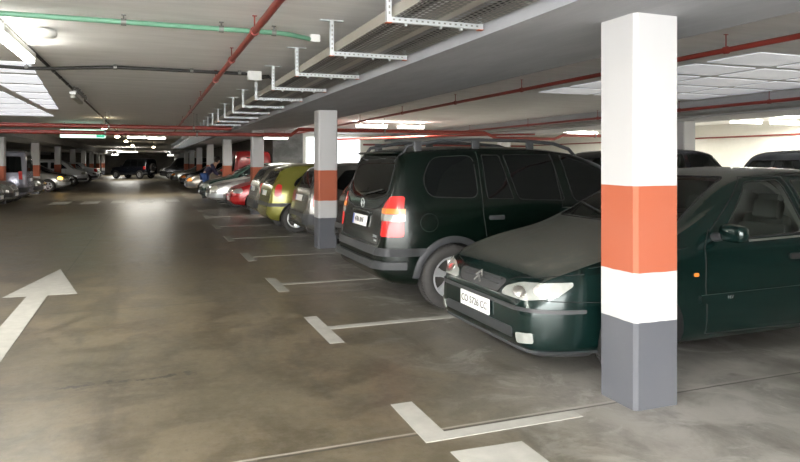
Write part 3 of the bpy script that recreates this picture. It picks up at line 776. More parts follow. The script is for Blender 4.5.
    S['patches'] = [
        ('headlight', kw.pop('lamp', 'clear_lens'), 'F', 42, (-1, 1), rnd([(.46, hz-.05), (.48, hz+.07), (.72, hz+.10), (.78, hz+.02), (.74, hz-.05)], .03), dict(off=.006, thick=.01)),
        ('grille', 'trim', 'F', 0, (1,), rnd([(-.34, hz-.05), (-.32, hz+.05), (.32, hz+.05), (.34, hz-.05)], .02), dict(off=.004, thick=.01)),
        ('front_bumper', kw.pop('fbump', 'trim'), 'F', 0, (1,), rnd([(-.9, .33), (-.9, .46), (.9, .46), (.9, .33)], .02), dict(off=.015, thick=.02, src='body', xr=(0, .45))),
        ('rear_bumper', kw.pop('rbump', 'trim'), 'R', 0, (1,), rnd([(-.9, rz[0]), (-.9, rz[1]), (.9, rz[1]), (.9, rz[0])], .02), dict(off=.018, thick=.03, src='body', xr=(L-.5, L))),
        ('side_moulding', kw.pop('mould', 'trim'), 'F', 90, (-1, 1), rnd([(1.15, .44), (1.15, .50), (L-1.0, .51), (L-1.0, .45)], .02), dict(off=.012, thick=.02, src='body')),
    ]
    tl = kw.pop('tail', None) or [(.56, bw-.22), (.57, bw+.04), (.77, bw+.04), (.77, bw-.22)]
    S['patches'].append(('tail_light', 'red_lens', 'R', 48, (-1, 1), rnd(tl, .03), dict(off=.006, thick=.01)))
    S['lines'] = [('door_gap', 'seam', 'F', 90, (-1, 1), [(1.12, bw-.05), (1.16, .3), (2.2, .26), (2.2, bw-.02)], .005)]
    S['plate'] = [('F', .40, 0, None, .5), ('R', kw.pop('pz', .80), 0, None, .5)]
    for a in ('addp',):
        if a in kw: S['patches'] += kw.pop(a)
    S.update(kw)
    return S

# paints
PT = {k: paint_mat(k+' car paint', c_, mt, du) for k, c_, mt, du in (
    ('dark green', (.002, .013, .0115), .35, .24), ('very dark green', (.0015, .006, .004), .3, .05), ('lime', (.235, .225, .045), .35, .10), ('gunmetal', (.17, .165, .15), .5, .12),
    ('black', (.010, .010, .012), .2, .06), ('taupe', (.26, .245, .20), .45, .1), ('red', (.45, .012, .015), .1, .08), ('silver', (.42, .42, .40), .55, .1),
    ('white', (.62, .64, .66), .0, .08), ('lilac', (.30, .30, .36), .3, .1), ('bottle', (.02, .045, .035), .3, .1), ('bronze', (.20, .18, .15), .5, .1),
    ('navy', (.012, .014, .022), .2, .05), ('dull silver', (.30, .31, .28), .5, .1), ('van red', (.34, .02, .02), .05, .06))}

XN, YX = 2.25, 4.27
car('family_hatchback', 'dusty dark green hatchback parked nose out right behind the nearest pillar', 'car', XS, PT['dark green'], (XN+XS['L']/2, YX, 0), 0)
car('minivan', 'dark green people carrier with roof rails and five-spoke wheels, tail to the aisle', 'car', ZF, PT['very dark green'], (2.03+ZF['L']/2, 5.73+.871, 0), pi)

def put(name, label, cat, S, paint, end_x, yc, nose, tilt=0):
    """nose 'out': nose at end_x pointing to the aisle from the right row (rz 0); 'in': tail at end_x"""
    L = S['L']
    if nose == 'R_out': return car(name, label, cat, S, PT[paint], (end_x+L/2, yc, 0), tilt)
    if nose == 'R_in': return car(name, label, cat, S, PT[paint], (end_x+L/2, yc, 0), pi+tilt)
    if nose == 'L_out': return car(name, label, cat, S, PT[paint], (end_x-L/2, yc, 0), pi+tilt)
    if nose == 'L_in': return car(name, label, cat, S, PT[paint], (end_x-L/2, yc, 0), tilt)

put('compact_hatchback', 'black small hatchback half hidden between the people carrier and the second pillar', 'car', arch(3.8, 1.65, 1.43, open=True, step=.07), 'black', 2.62, 8.95, 'R_in')
put('small_hatchback', 'rounded gunmetal grey small hatchback with white plate, tail just left of the second pillar', 'car',
    arch(3.72, 1.60, 1.44, tail=[(.58, .66), (.61, .95), (.67, 1.06), (.73, 1.04), (.70, .85), (.64, .66)], rbump='grey_trim', step=.06, sub=2), 'gunmetal', 2.50, 11.82, 'R_in')
def corsa_extra(S, bvh, root, hb, wb, paint):
    L = S['L']
    obj('roof_aerial', tube(bmesh.new(), [(1.85-L/2, .35, 1.38), (2.05-L/2, .36, 1.62)], .006, 6), M['black'], root)
    pts = []
    for k in range(6):
        hh, no = surf(S, bvh, 'R', 0, 1, -.02+.42*k/5, 1.02+.012*k); pts.append(hh+no*.015)
    obj('rear_wiper', tube(bmesh.new(), pts, .007, 6), M['trim'], root)
CO = arch(3.73, 1.61, 1.42, wheel='three', step=.055, sub=2, rz=(.54, .61), tail=[(.585, .74), (.60, .97), (.65, 1.0), (.71, .97), (.72, .74)], mould='trim', extra=[corsa_extra])
CO['side'] = [rnd([(1.22, .92), (1.72, 1.29), (2.05, 1.30), (2.1, .92)], .05), rnd([(2.2, .93), (2.18, 1.30), (2.75, 1.28), (3.12, 1.10), (3.22, .95)], .10)]
put('hatchback', 'lime green three-door hatchback with red tail lamp and silver wheel', 'car', CO, 'lime', 2.22, 13.97, 'R_in')
put('hatchback', 'pale taupe hatchback parked tail out just beyond the lime green one', 'car', arch(3.85, 1.62, 1.42, step=.07), 'taupe', 2.32, 16.3, 'R_in')
put('sports_hatchback', 'bright red low hatchback parked nose out behind the third pillar', 'car', arch(3.85, 1.66, 1.40, fbump='red_lens', step=.06, sub=2), 'red', 2.15, 19.55, 'R_out')
put('saloon_car', 'silver rounded saloon parked nose out beside the red hatchback', 'car', arch(4.4, 1.74, 1.42, 'sedan', fbump='galv', lamp='yellow_lens', step=.07), 'silver', 1.72, 22.0, 'R_out')
put('hatchback', 'dark green hatchback parked nose out beyond the silver rounded saloon', 'car', arch(3.9, 1.66, 1.42), 'bottle', 1.65, 24.3, 'R_out')
put('saloon_car', 'bronze grey saloon with orange corner lamp, beyond the person leaning over', 'car', arch(4.5, 1.74, 1.42, 'sedan', lamp='orange_lens'), 'bronze', 1.55, 32.25, 'R_out')
put('hatchback', 'black hatchback squeezed in behind the bronze grey saloon', 'car', arch(3.9, 1.66, 1.42, lamp='orange_lens'), 'black', 1.55, 38.8, 'R_out')
put('saloon_car', 'pale silver car nearest the black van at the aisle end', 'car', arch(4.4, 1.72, 1.45, 'sedan', lamp='orange_lens'), 'dull silver', 1.25, 45.8, 'R_out')
for o_, (lab, x_, y_, p_) in zip(range(4), (('dark hatchback, first of three beyond the pale silver car', 2.0, 50.5, 'navy'), ('silver hatchback, second of three beyond the pale silver car', 2.1, 55.0, 'dull silver'),
                               ('dark green hatchback, last of three beyond the pale silver car', 2.2, 60, 'bottle'))):
    pass
# red van seen from behind, end on
S_ = arch(3.9, 1.76, 1.92, 'van')
r_ = S_['rw'] = rnd([(-.3, 1.60), (-.3, 1.64), (.3, 1.64), (.3, 1.60)], .02); car('panel_van', 'tall red van standing behind the third and fourth pillars', 'van', S_, PT['van red'], (3.95, 28.75, 0), -pi/2)
# aisle end
r_ = car('off_road_car', 'dark blue off-road car with rear spare wheel crossing the far end of the aisle', 'car', arch(3.9, 1.7, 1.78, 'suv', wheel='suv', pz=.62), PT['navy'], (-1.35, 62.0, 0), radians(-38))
bm = bmesh.new(); lathe(bm, [(.12, -.09), (.2, -.1), (.34, -.09), (.35, 0), (.34, .09), (.2, .1), (.12, .09)], 28)
sw = obj('spare_wheel', bm, M['rubber'], r_); sw.rotation_euler.z = pi/2; sw.location = (1.95+.08, 0, 1.0)
car('passenger_van', 'black van standing at the far right end of the aisle', 'van', arch(4.6, 1.8, 1.85, 'van'), PT['black'], (3.1, 61.5, 0), 0)

# left row
put('saloon_car', 'grey car at the left picture edge, nose only', 'car', arch(4.3, 1.70, 1.42, 'sedan'), 'dull silver', -4.12, 22.2, 'L_out')
put('hatchback', 'silver hatchback parked nose out in front of the lilac van', 'car', arch(4.0, 1.68, 1.42), 'silver', -4.10, 24.45, 'L_out')
put('passenger_van', 'lilac-white van with dark side window parked tail out on the left', 'van', arch(4.3, 1.74, 1.86, 'van', tail=[(.64, .82), (.64, 1.12), (.74, 1.12), (.74, .82)]), 'lilac', -4.1, 27.3, 'L_in')
put('saloon_car', 'dark grey saloon between the lilac van and the second left pillar', 'car', arch(4.3, 1.70, 1.42, 'sedan'), 'gunmetal', -4.1, 30.6, 'L_out')
r_ = put('saloon_car', 'pale silver saloon with lit orange indicator on the left', 'car', arch(4.4, 1.74, 1.40, 'sedan', wheel='five', fbump='galv'), 'silver', -3.75, 36.2, 'L_out')
bm = bmesh.new(); bmesh.ops.create_uvsphere(bm, u_segments=14, v_segments=10, radius=1)
for v_ in bm.verts: v_.co = Vector((v_.co.x*.12, v_.co.y*.05, v_.co.z*.07))
o = obj('indicator_lamp', bm, M['glow_lamp'], r_); o.location = (-2.2+.33, .80, .66)
put('hatchback', 'black hatchback parked beyond the car with the lit indicator', 'car', arch(3.9, 1.66, 1.42), 'black', -3.9, 39.3, 'L_out')
put('passenger_van', 'white people carrier parked nose out halfway down the left row', 'van', arch(4.2, 1.72, 1.62, 'van'), 'white', -3.65, 45.0, 'L_out')
put('hatchback', 'low white hatchback just beyond the white people carrier', 'car', arch(3.9, 1.66, 1.40), 'white', -3.5, 51.6, 'L_out')
put('saloon_car', 'white saloon with red tail lamps near the far off-road car', 'car', arch(4.4, 1.7, 1.42, 'sedan'), 'white', -3.6, 54.4, 'L_in')
put('hatchback', 'black hatchback beyond the white saloon with red tail lamps', 'car', arch(3.9, 1.66, 1.42), 'black', -3.7, 58.5, 'L_out')

# back row on the right, seen over the green hatchback's roof
B1 = arch(4.2, 1.74, 1.68, 'hatch', open=True, step=.07)
B1['side'] = [rnd([(1.22, 1.0), (1.80, 1.56), (2.3, 1.60), (2.3, 1.0)], .05), rnd([(2.4, 1.0), (2.4, 1.60), (3.2, 1.58), (3.6, 1.20), (3.5, 1.0)], .07)]
put('estate_car', 'black tall car seen above the nearest car roof, left of the pair', 'car', B1, 'black', 6.52, 9.05, 'R_in')
B2 = arch(4.4, 1.76, 1.64, 'hatch', open=True, step=.07)
B2['top'] = [(0, .5), (.02, .62), (.08, .74), (.3, .84), (.9, 1.0), (1.05, 1.06), (1.5, 1.36), (1.9, 1.54), (2.3, 1.635), (2.9, 1.655), (3.8, 1.62), (4.05, 1.53), (4.2, 1.2), (4.3, .95), (4.35, .7), (4.4, .5)]
B2['side'] = [rnd([(1.35, 1.08), (1.95, 1.51), (2.4, 1.575), (2.4, 1.08)], .05), rnd([(2.5, 1.08), (2.5, 1.58), (3.3, 1.565), (3.3, 1.08)], .05), rnd([(3.4, 1.10), (3.4, 1.56), (3.80, 1.52), (4.0, 1.14)], .05)]
put('estate_car', 'dark people carrier with headrests showing, above the nearest car roof at right picture edge', 'car', B2, 'navy', 8.0, 6.62, 'R_in')

# ------------------------------------------------------------------ person leaning
def skin_figure(name, verts, edges, radii, mat, parent, sub=1):
    me = bpy.data.meshes.new(name); me.from_pydata([Vector(v) for v in verts], edges, []); me.update()
    o = bpy.data.objects.new(name, me); COL.objects.link(o)
    md = o.modifiers.new('s', 'SKIN'); md.use_smooth_shade = True
    sv = me.skin_vertices[0].data
    for i, r in enumerate(radii): sv[i].radius = (r, r); sv[i].use_root = (i == 0)
    o.modifiers.new('u', 'SUBSURF').levels = sub
    bpy.context.view_layer.update(); dg = bpy.context.evaluated_depsgraph_get()
    nm = bpy.data.meshes.new_from_object(o.evaluated_get(dg), depsgraph=dg)
    bpy.data.objects.remove(o); nm.materials.append(mat)
    for p in nm.polygons: p.use_smooth = True
    return link(bpy.data.objects.new(name, nm), parent)
pr = empty('person', (2.05, 27.2, 0), radians(-12)); tag(pr, 'person in a dark jacket and blue jeans leaning forward beside the fourth pillar', 'person')
# figure faces local +x, leaning
bv = [(0, 0, .95), (.14, 0, 1.10), (.28, 0, 1.24), (.38, 0, 1.34), (.45, 0, 1.40), (.52, 0, 1.47), (.55, 0, 1.55),
      (0, .09, .90), (.02, .10, .50), (-.03, .10, .09), (.10, .10, .05), (0, -.09, .90), (.06, -.10, .50), (.0, -.10, .09), (.13, -.10, .05),
      (.34, .18, 1.29), (.40, .22, 1.04), (.57, .18, .92), (.64, .17, .91), (.34, -.18, 1.29), (.40, -.22, 1.04), (.57, -.18, .92), (.64, -.17, .91)]
be = [(0, 1), (1, 2), (2, 3), (3, 4), (4, 5), (5, 6), (0, 7), (7, 8), (8, 9), (9, 10), (0, 11), (11, 12), (12, 13), (13, 14), (3, 15), (15, 16), (16, 17), (17, 18), (3, 19), (19, 20), (20, 21), (21, 22)]
br = [.15, .14, .15, .10, .055, .085, .075, .095, .065, .045, .035, .095, .065, .045, .035, .06, .045, .032, .035, .06, .045, .032, .035]
skin_figure('body', bv, be, br, M['skin'], pr)
skin_figure('jacket', [bv[0], bv[1], bv[2], bv[3], (.42, 0, 1.37), bv[15], bv[16], bv[17], bv[19], bv[20], bv[21]], [(0, 1), (1, 2), (2, 3), (3, 4), (3, 5), (5, 6), (6, 7), (3, 8), (8, 9), (9, 10)],
            [.165, .16, .17, .13, .08, .08, .062, .05, .08, .062, .05], M['jacket'], pr)
skin_figure('jeans', [bv[0], bv[7], bv[8], bv[9], bv[11], bv[12], bv[13]], [(0, 1), (1, 2), (2, 3), (0, 4), (4, 5), (5, 6)], [.165, .115, .085, .07, .115, .085, .07], M['jeans'], pr)
for q, s in ((9, 1), (13, -1)):
    b_ = bmesh.new(); bx(b_, bv[q][0]-.09, bv[q][0]+.19, bv[q][1]-.05, bv[q][1]+.05, 0.0, .10, .03); obj('shoe', b_, M['shoe'], pr)
b_ = bmesh.new(); bmesh.ops.create_icosphere(b_, subdivisions=3, radius=.13)
for v_ in b_.verts: v_.co = Vector((v_.co.x*1.0-.02, v_.co.y*.95, v_.co.z*1.1))+Vector((.52, 0, 1.55))
bmesh.ops.bisect_plane(b_, geom=b_.verts[:]+b_.edges[:]+b_.faces[:], plane_co=(.57, 0, 1.52), plane_no=(.8, 0, -.6), clear_outer=True)
obj('hair', b_, M['hair'], pr)
for s in (-1, 1):
    for k in range(5):
        b0_ = Vector((.64, s*(.17+.012*(k-2)), .91)); e_ = b0_+Vector((.07-.01*abs(k-2), 0, -.03)) if k < 4 else b0_+Vector((.03, -s*.05, -.01))
        tube_b = tube(bmesh.new(), [b0_, (b0_+e_)/2+Vector((0, 0, .008)), e_], [.010, .009, .007], 6); obj('finger', tube_b, M['skin'], pr)

# ------------------------------------------------------------------ shell
CZ = 2.65; BZ = 2.32
def struct(name, bm, mat, smooth=0): return tag(obj(name, bm, mat, None, smooth), kind='structure')
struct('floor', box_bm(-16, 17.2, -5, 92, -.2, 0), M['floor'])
struct('ceiling', box_bm(-16, 17.2, -5, 92, CZ, CZ+.25), M['ceiling'])
struct('wall_right', box_bm(17.0, 17.2, -5, 27.2, 0, CZ), M['cream'])
struct('wall_back', box_bm(6.0, 17.0, 27.0, 27.2, 0, CZ), M['cream'])
struct('wall_core', box_bm(4.75, 6.0, 27.0, 27.2, 0, CZ), M['grey_wall'])
struct('wall_side', box_bm(5.0, 5.2, 27.2, 92, 0, CZ), M['dark_wall'])
struct('unseen_wall_front', box_bm(1.6, 17.0, -5, -4.8, 0, CZ), M['dark_wall'])  # unseen wall, stops short so fill light enters yet car doors stay dark
struct('wall_left', box_bm(-16, -15.8, -5, 92, 0, CZ), M['dark_wall'])
struct('wall_far', box_bm(-15.8, 5.0, 91.8, 92, 0, CZ), M['dark_wall'])
for nm, x0, x1, y1 in (('trim_1', 2.15, 3.5, 91.8), ('trim_2', -5.55, -4.2, 91.8), ('trim_3', 9.95, 11.3, 27.0), ('trim_4', -12.9, -11.6, 91.8)):
    struct(nm, box_bm(x0, x1, -5, y1, BZ, CZ), M['beam'])
# daylight window in the back wall, with bars
struct('window_1', box_bm(6.15, 8.5, 26.96, 26.995, 1.30, 2.50), M['window_glow'])
# daylight patches on the right ceiling, put in as glowing sheets
def quad_panel(x0, x1, y0, y1): return box_bm(x0, x1, y0, y1, CZ-.012, CZ-.001)
k_ = 0
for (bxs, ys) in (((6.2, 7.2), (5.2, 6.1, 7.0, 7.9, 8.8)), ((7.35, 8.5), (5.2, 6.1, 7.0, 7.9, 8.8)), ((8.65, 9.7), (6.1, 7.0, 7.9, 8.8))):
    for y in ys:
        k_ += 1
        tag(obj('daylight_patch', quad_panel(bxs[0], bxs[1], y, y+.72), M['daylight_glow_dim'], None, 0), 'dim glowing patch standing for daylight on the grey ceiling above the cars on the right', 'daylight patch', 'dim glowing daylight patches on the right')
for i in range(8):  # daylight on the left ceiling, laid in as glowing strips
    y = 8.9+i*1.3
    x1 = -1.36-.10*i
    if i < 6: tag(obj('daylight_strip', poly_prism([(-2.15, y), (x1, y), (x1-.065, y+1.0), (-2.15, y+1.0)], CZ-.012, CZ-.001), M['daylight_glow'], None, 0), 'glowing strip standing for daylight on the ceiling at the left picture edge, right of the dark bar', 'daylight strip', 'glowing daylight strips right of the bar')
    tag(obj('daylight_strip', poly_prism([(-4.1, y), (-2.34, y), (-2.34, y+1.0), (-4.1, y+1.0)], CZ-.012, CZ-.001), M['daylight_glow'], None, 0), 'glowing strip standing for daylight on the ceiling at the left picture edge, left of the dark bar', 'daylight strip', 'glowing daylight strips left of the bar')

# pillars
def pillar_bm():
    bm = bmesh.new(); bx(bm, -.165, .165, -.165, .165, 0, BZ+.01)
    es = [e for e in bm.edges if abs(e.verts[0].co.z-e.verts[1].co.z) > 1]
    bmesh.ops.bevel(bm, geom=es, offset=.022, segments=1, affect='EDGES')
    return bm
proto = None
ords = ['nearest', 'second', 'third', 'fourth', 'fifth', 'sixth', 'seventh', 'eighth', 'ninth', 'tenth', 'eleventh']
def pillar(x, y, label, group):
    global proto
    if proto is None: proto = o = obj('pillar', pillar_bm(), M['pillar'], None, 0)
    else: o = link(proto.copy())
    o.location = (x, y, 0); tag(o, label, 'pillar', group, 'thing')
PX = 2.795; PY0 = 3.195; DP = 7.6
for i in range(11):
    pillar(PX, PY0+DP*i, 'orange-banded white pillar with grey foot, %s of the right-hand row' % ords[i], 'pillars along the right of the aisle')
for i in range(3, 11):
    pillar(-4.86, PY0+DP*i, 'orange-banded white pillar, %s visible from the left picture edge' % ords[i-3].replace('nearest', 'first'), 'pillars along the left of the aisle')
for i, lab in ((1, 'plain pillar behind the cars, right of the nearest pillar'), (2, 'plain pillar seen over the people carrier roof')):
    pillar(10.66, PY0+DP*i, lab, 'pillars of the back row')

# cable tray with brackets
tr = empty('cable_tray', (1.85, 10, BZ)); tag(tr, 'long perforated grey steel cable tray hung beside the ceiling beam', 'cable tray')
def tray_part(nm, x0, x1, z0, z1, mat, y0=-2, y1=52):
    o = obj(nm, box_bm(x0-1.85, x1-1.85, y0-10, y1-10, z0-BZ, z1-BZ), mat, tr, 0); return o
TZ = 2.385
for (a, c_) in ((1.47, 1.76), (1.83, 2.10)):
    tray_part('tray_floor', a, c_, TZ, TZ+.002, M['perf'])
    tray_part('tray_side', a-.004, a, TZ, TZ+.075, M['tray_side'])
    tray_part('tray_side', c_, c_+.004, TZ, TZ+.075, M['tray_side'])
tray_part('tray_spine', 1.765, 1.828, TZ, TZ+.004, M['tray_side'])
tray_part('tray_cable', 1.55, 1.575, TZ+.003, TZ+.028, M['black']); tray_part('tray_cable', 1.95, 1.98, TZ+.003, TZ+.033, M['black'])
bm = bmesh.new()
def lprof(b_, x0, x1, y, z0, z1):
    bx(b_, x0, x1, y-.018, y+.018, z0, z1)
bx(bm, -.435, .26, -.019, .019, 0, .036, .003)
bx(bm, -.435, -.402, -.019, .019, .03, .30, .003)
bx(bm, .226, .26, -.019, .019, .03, .085, .003)
bx(bm, -.52, -.32, -.022, .022, .289, .298)
for k in range(16): bx(bm, -.395+k*.04, -.38+k*.04, -.0205, -.0185, .013, .024, mi=1)
for k in range(6): bx(bm, -.424, -.413, -.0205, -.0185, .05+k*.038, .068+k*.038, mi=1)
for x in (-.30, -.05, .1): bx(bm, x-.008, x+.008, -.012, .012, -.016, .0)
bx(bm, -.437, -.40, -.02, .02, -.004, .0, mi=2); bx(bm, .224, .262, -.02, .02, -.004, .0, mi=2)
br0 = obj('tray_bracket', bm, [M['galv'], M['grey_metal'], M['red_tip']], tr, 0)
for i in range(34):
    o = br0 if i == 0 else link(br0.copy(), tr)
    o.location = (0, 2.53+1.4*i-10, 2.348-BZ)

# pipes
def pipe(nm, label, pts, r, mat, cat='pipe', clips=None):
    c0 = Vector(pts[0]); rt = tag(obj(nm, tube(bmesh.new(), pts, r, 12), mat), label, cat)
    if clips:
        for p in clips:
            p = Vector(p); b_ = bmesh.new(); tube(b_, [p+Vector((0, -.02, 0)), p+Vector((0, .02, 0))] if abs((Vector(pts[-1])-c0).y) > abs((Vector(pts[-1])-c0).x) else [p+Vector((-.02, 0, 0)), p+Vector((.02, 0, 0))], r*1.35, 12)
            tube(b_, [p+Vector((0, 0, r)), Vector((p.x, p.y, CZ))], .006, 6); bx(b_, p.x-.018, p.x+.018, p.y-.012, p.y+.012, CZ-.006, CZ)
            obj('pipe_clip', b_, M['grey_metal'] if nm != 'sprinkler_pipe' else M['redpipe'], rt)
    return rt
pipe('sprinkler_pipe', 'red pipe running along the aisle ceiling left of the cable tray', [(.80, -3, 2.52), (.80, 12, 2.52), (.80, 25.0, 2.52)], .028, M['redpipe'], clips=[(.80, y, 2.52) for y in (5.4, 7.0, 8.8, 11.5, 14.5, 18, 22)])
pipe('sprinkler_pipe', 'red pipe running above the parked cars right of the big beam', [(5.05, -3, 2.5), (5.05, 25, 2.5)], .026, M['redpipe'], clips=[(5.05, y, 2.5) for y in (4.6, 6.2, 8.2, 10.4, 13, 16)])
pipe('sprinkler_pipe', 'thin red pipe on the side of the far right beam', [(9.75, -3, 2.47), (9.75, 26.8, 2.47)], .03, M['redpipe'], clips=[(9.75, y, 2.47) for y in (6, 8, 10, 12.5, 15.5, 19)])
pipe('conduit', 'dark conduit under the red pipe on the far right beam', [(9.62, -3, 2.37), (9.62, 26.8, 2.37)], .05, M['grey_metal'], 'conduit')
YP = 16.7
pipe('sprinkler_main', 'thick red pipe crossing the whole ceiling, upper of the pair', [(-15, YP, 2.285), (-2.0, YP, 2.285), (1.9, YP, 2.285)], .05, M['redpipe'], clips=[(-.9, YP, 2.285), (1.0, YP, 2.285)])
pipe('sprinkler_main', 'thick red pipe crossing under the beams, lower of the pair, with jogs',
     [(-15, YP+.35, 2.03), (-3.65, YP+.35, 2.03), (-3.4, YP+.35, 2.15), (1.2, YP+.35, 2.15), (3.42, YP+.1, 2.15), (3.62, YP+.1, 2.30), (9.1, YP+.1, 2.30), (9.5, YP+.1, 2.15), (11.5, YP+.1, 2.15), (11.8, YP+.1, 2.27), (16.9, YP+.1, 2.27)], .05, M['redpipe'], clips=[(-1.0, YP+.35, 2.15), (1.1, YP+.35, 2.15), (6, YP+.1, 2.30), (13, YP+.1, 2.27)])
pipe('sprinkler_pipe', 'thin red pipe along the cream back wall', [(8.6, 26.8, 2.2), (16.8, 26.8, 2.2)], .04, M['redpipe'])
pipe('sprinkler_pipe', 'thin red pipe along the cream right wall', [(16.9, -3, 2.23), (16.9, 26.6, 2.23)], .025, M['redpipe'])
pipe('sprinkler_pipe', 'small red branch pipe slanting to the cream wall', [(4.8, YP+2.6, 2.12), (8.5, YP+1.2, 2.25), (11.0, YP+.4, 2.3)], .03, M['redpipe'])
g = pipe('water_pipe', 'green plastic pipe crossing the near ceiling to a white fitting', [(-4.15, 5.75, 2.59), (-2, 5.75, 2.59), (1.06, 5.75, 2.59), (1.16, 5.79, 2.592), (1.40, 6.0, 2.605), (1.44, 6.03, 2.61)], .022, M['greenpipe'], clips=[(-.2, 5.75, 2.59), (1.02, 5.75, 2.59), (.57, 5.75, 2.59)])
obj('pipe_fitting', box_bm(1.40, 1.50, 5.98, 6.08, 2.58, CZ, bev=.01), M['white_box'], g)
pts = [(-4.15, 8.95, 2.60), (-2.0, 8.95, 2.60), (-1.4, 9.0, 2.59), (-1.1, 8.9, 2.588), (-.75, 8.85, 2.61), (-.4, 8.75, 2.62), (1.22, 8.75, 2.615)]
cb = pipe('power_cable', 'black cable crossing the ceiling to a small white junction box', pts, .022, M['black'], 'cable', clips=[(-.4, 8.75, 2.62), (.5, 8.75, 2.62), (1.1, 8.75, 2.62), (-1.4, 9.0, 2.6)])
jb = tag(obj('junction_box', box_bm(1.20, 1.38, 8.68, 8.82, 2.53, CZ, bev=.008), M['white_box']), 'white junction box on the ceiling at the end of the black cable', 'junction box')
b_ = bmesh.new()
for q in range(3): tube(b_, [(1.37, 8.75, 2.60-.02*q), (1.48, 8.75-.03*q, 2.61-.02*q), (1.56, 8.7-.05*q, 2.50), (1.58, 8.65-.05*q, 2.42)], .009, 8)
obj('cable_tail', b_, M['black'], jb)
# conduit along the lamps
pipe('conduit', 'black conduit carrying the lamps along the middle of the aisle ceiling', [(-1.17, 5.4, 2.632), (-1.17, 9, 2.632), (-1.17, 14, 2.63), (-1.2, 60, 2.60)], .018, M['black'], 'conduit', clips=[(-1.17, y, 2.632) for y in (9.5, 10.2, 11.0, 12.0)])
# fluorescent battens
def batten(label, x, y, z, ln, axis, mat, power, up=.55, body=True, name='fluorescent_lamp', wd=.09):
    r = empty(name, (x, y, z), 0 if axis == 'Y' else -pi/2); tag(r, label, 'lamp')
    obj('lamp_housing', box_bm(-wd/2, wd/2, -ln/2, ln/2, .03, .085, bev=.006), M['white_box'], r)
    obj('lamp_tube', bx(bmesh.new(), -wd/2*.8, wd/2*.8, -ln/2+.03, ln/2-.03, -.02, .03, .012), mat, r)
    b_ = bmesh.new()
    for q in (-1, 1): tube(b_, [(0, q*ln*.35, .08), (0, q*ln*.35, CZ-z)], .006, 6)
    obj('lamp_hanger', b_, M['grey_metal'], r)
    if power:
        ld = bpy.data.lights.new('tube light', 'AREA'); ld.shape = 'RECTANGLE'; ld.size = wd*.8; ld.size_y = ln; ld.energy = power; ld.color = (1, .965, .88)
        lo = bpy.data.objects.new('tube_light', ld); lo.location = (0, 0, -.03); link(lo, r)
        l2 = ld.copy(); l2.energy = power*up; lo2 = bpy.data.objects.new('tube_light', l2); lo2.location = (0, 0, .092); lo2.rotation_euler.x = pi; link(lo2, r)
    return r
batten('lit fluorescent lamp at the left picture edge, nearest in the aisle', -1.13, 6.75, 2.47, 1.55, 'Y', M['tube'], 18, .12)
b1 = batten('unlit lamp with twisted wiring on the aisle ceiling conduit', -1.12, 11.9, 2.47, 1.3, 'Y', M['tube_off'], 0)
o = obj('twisted_wire', tube(bmesh.new(), [(.05+.05*cos(a*1.9), -.9+a*.06, .10+.03*sin(a*1.9)) for a in range(0, 30)], .012, 6), M['grey_metal'], b1)
b_ = lathe(bmesh.new(), [(.001, 0), (.08, 0), (.115, .025), (.12, .05), (.10, .075), (.001, .075)], 24)
for v_ in b_.verts: v_.co = Vector((v_.co.x, v_.co.z, v_.co.y))
det = tag(obj('smoke_detector', b_, M['white_box']), 'round white detector on the ceiling beside the nearest lit lamp', 'detector'); det.location = (-.90, 6.6, CZ-.09)
for i, (x, y, z, ln, ax, ref) in enumerate((
        (-.52, 29.6, 2.47, .8, 'X', 'left of the pair over the middle of the aisle'), (.26, 30.2, 2.47, .8, 'X', 'right of the pair over the middle of the aisle'),
        (-1.7, 57, 2.25, 1.6, 'X', 'small and far above the off-road car'),
        (6.1, 18.2, 2.48, 1.0, 'X', 'above the parked cars, just right of the second pillar'), (7.35, 18.2, 2.48, .9, 'X', 'above the people carrier roof, left of its middle'),
        (4.0, 22.5, 2.26, 1.0, 'X', 'yellowish, between the second and third pillars'),
        (13.2, 18.3, 2.46, 1.3, 'X', 'left of the nearest pillar near the cream wall'), (14.4, 19.3, 2.46, 1.3, 'X', 'against the left edge of the nearest pillar'),
        (14.3, 12.4, 2.46, 1.1, 'X', 'right of the back pillar, left of two'), (15.7, 12.4, 2.46, 1.1, 'X', 'at the right picture edge near the cream wall'),
        (-8.5, 30, 2.3, 1.5, 'X', 'behind the lilac van on the left'))):
    batten('lit fluorescent lamp ' + ref, x, y, z, ln, ax, M['tube_far'], (24, 24, 45, 40, 40, 25, 70, 70, 55, 55, 40)[i], .25)
for i, (x, y, z) in enumerate(((-1.15, 19.3, 2.38), (-1.1, 25.5, 2.36), (-1.05, 33, 2.42), (-.95, 41, 2.4), (.2, 42, 2.35))):
    b_ = bmesh.new(); bmesh.ops.create_uvsphere(b_, u_segments=16, v_segments=10, radius=1)
    for v_ in b_.verts: v_.co = Vector((v_.co.x*.085, v_.co.y*.07, v_.co.z*.045))
    o = tag(obj('bulkhead_lamp', b_, M['bulb']), 'small glowing warm lamp on the aisle ceiling, %s from the camera' % ords[i].replace('nearest', 'first'), 'lamp', 'small warm lamps along the conduit'); o.location = (x, y, z)
    obj('lamp_stem', tube(bmesh.new(), [(0, 0, .03), (0, 0, CZ-z)], .015, 8), M['grey_metal'], o)
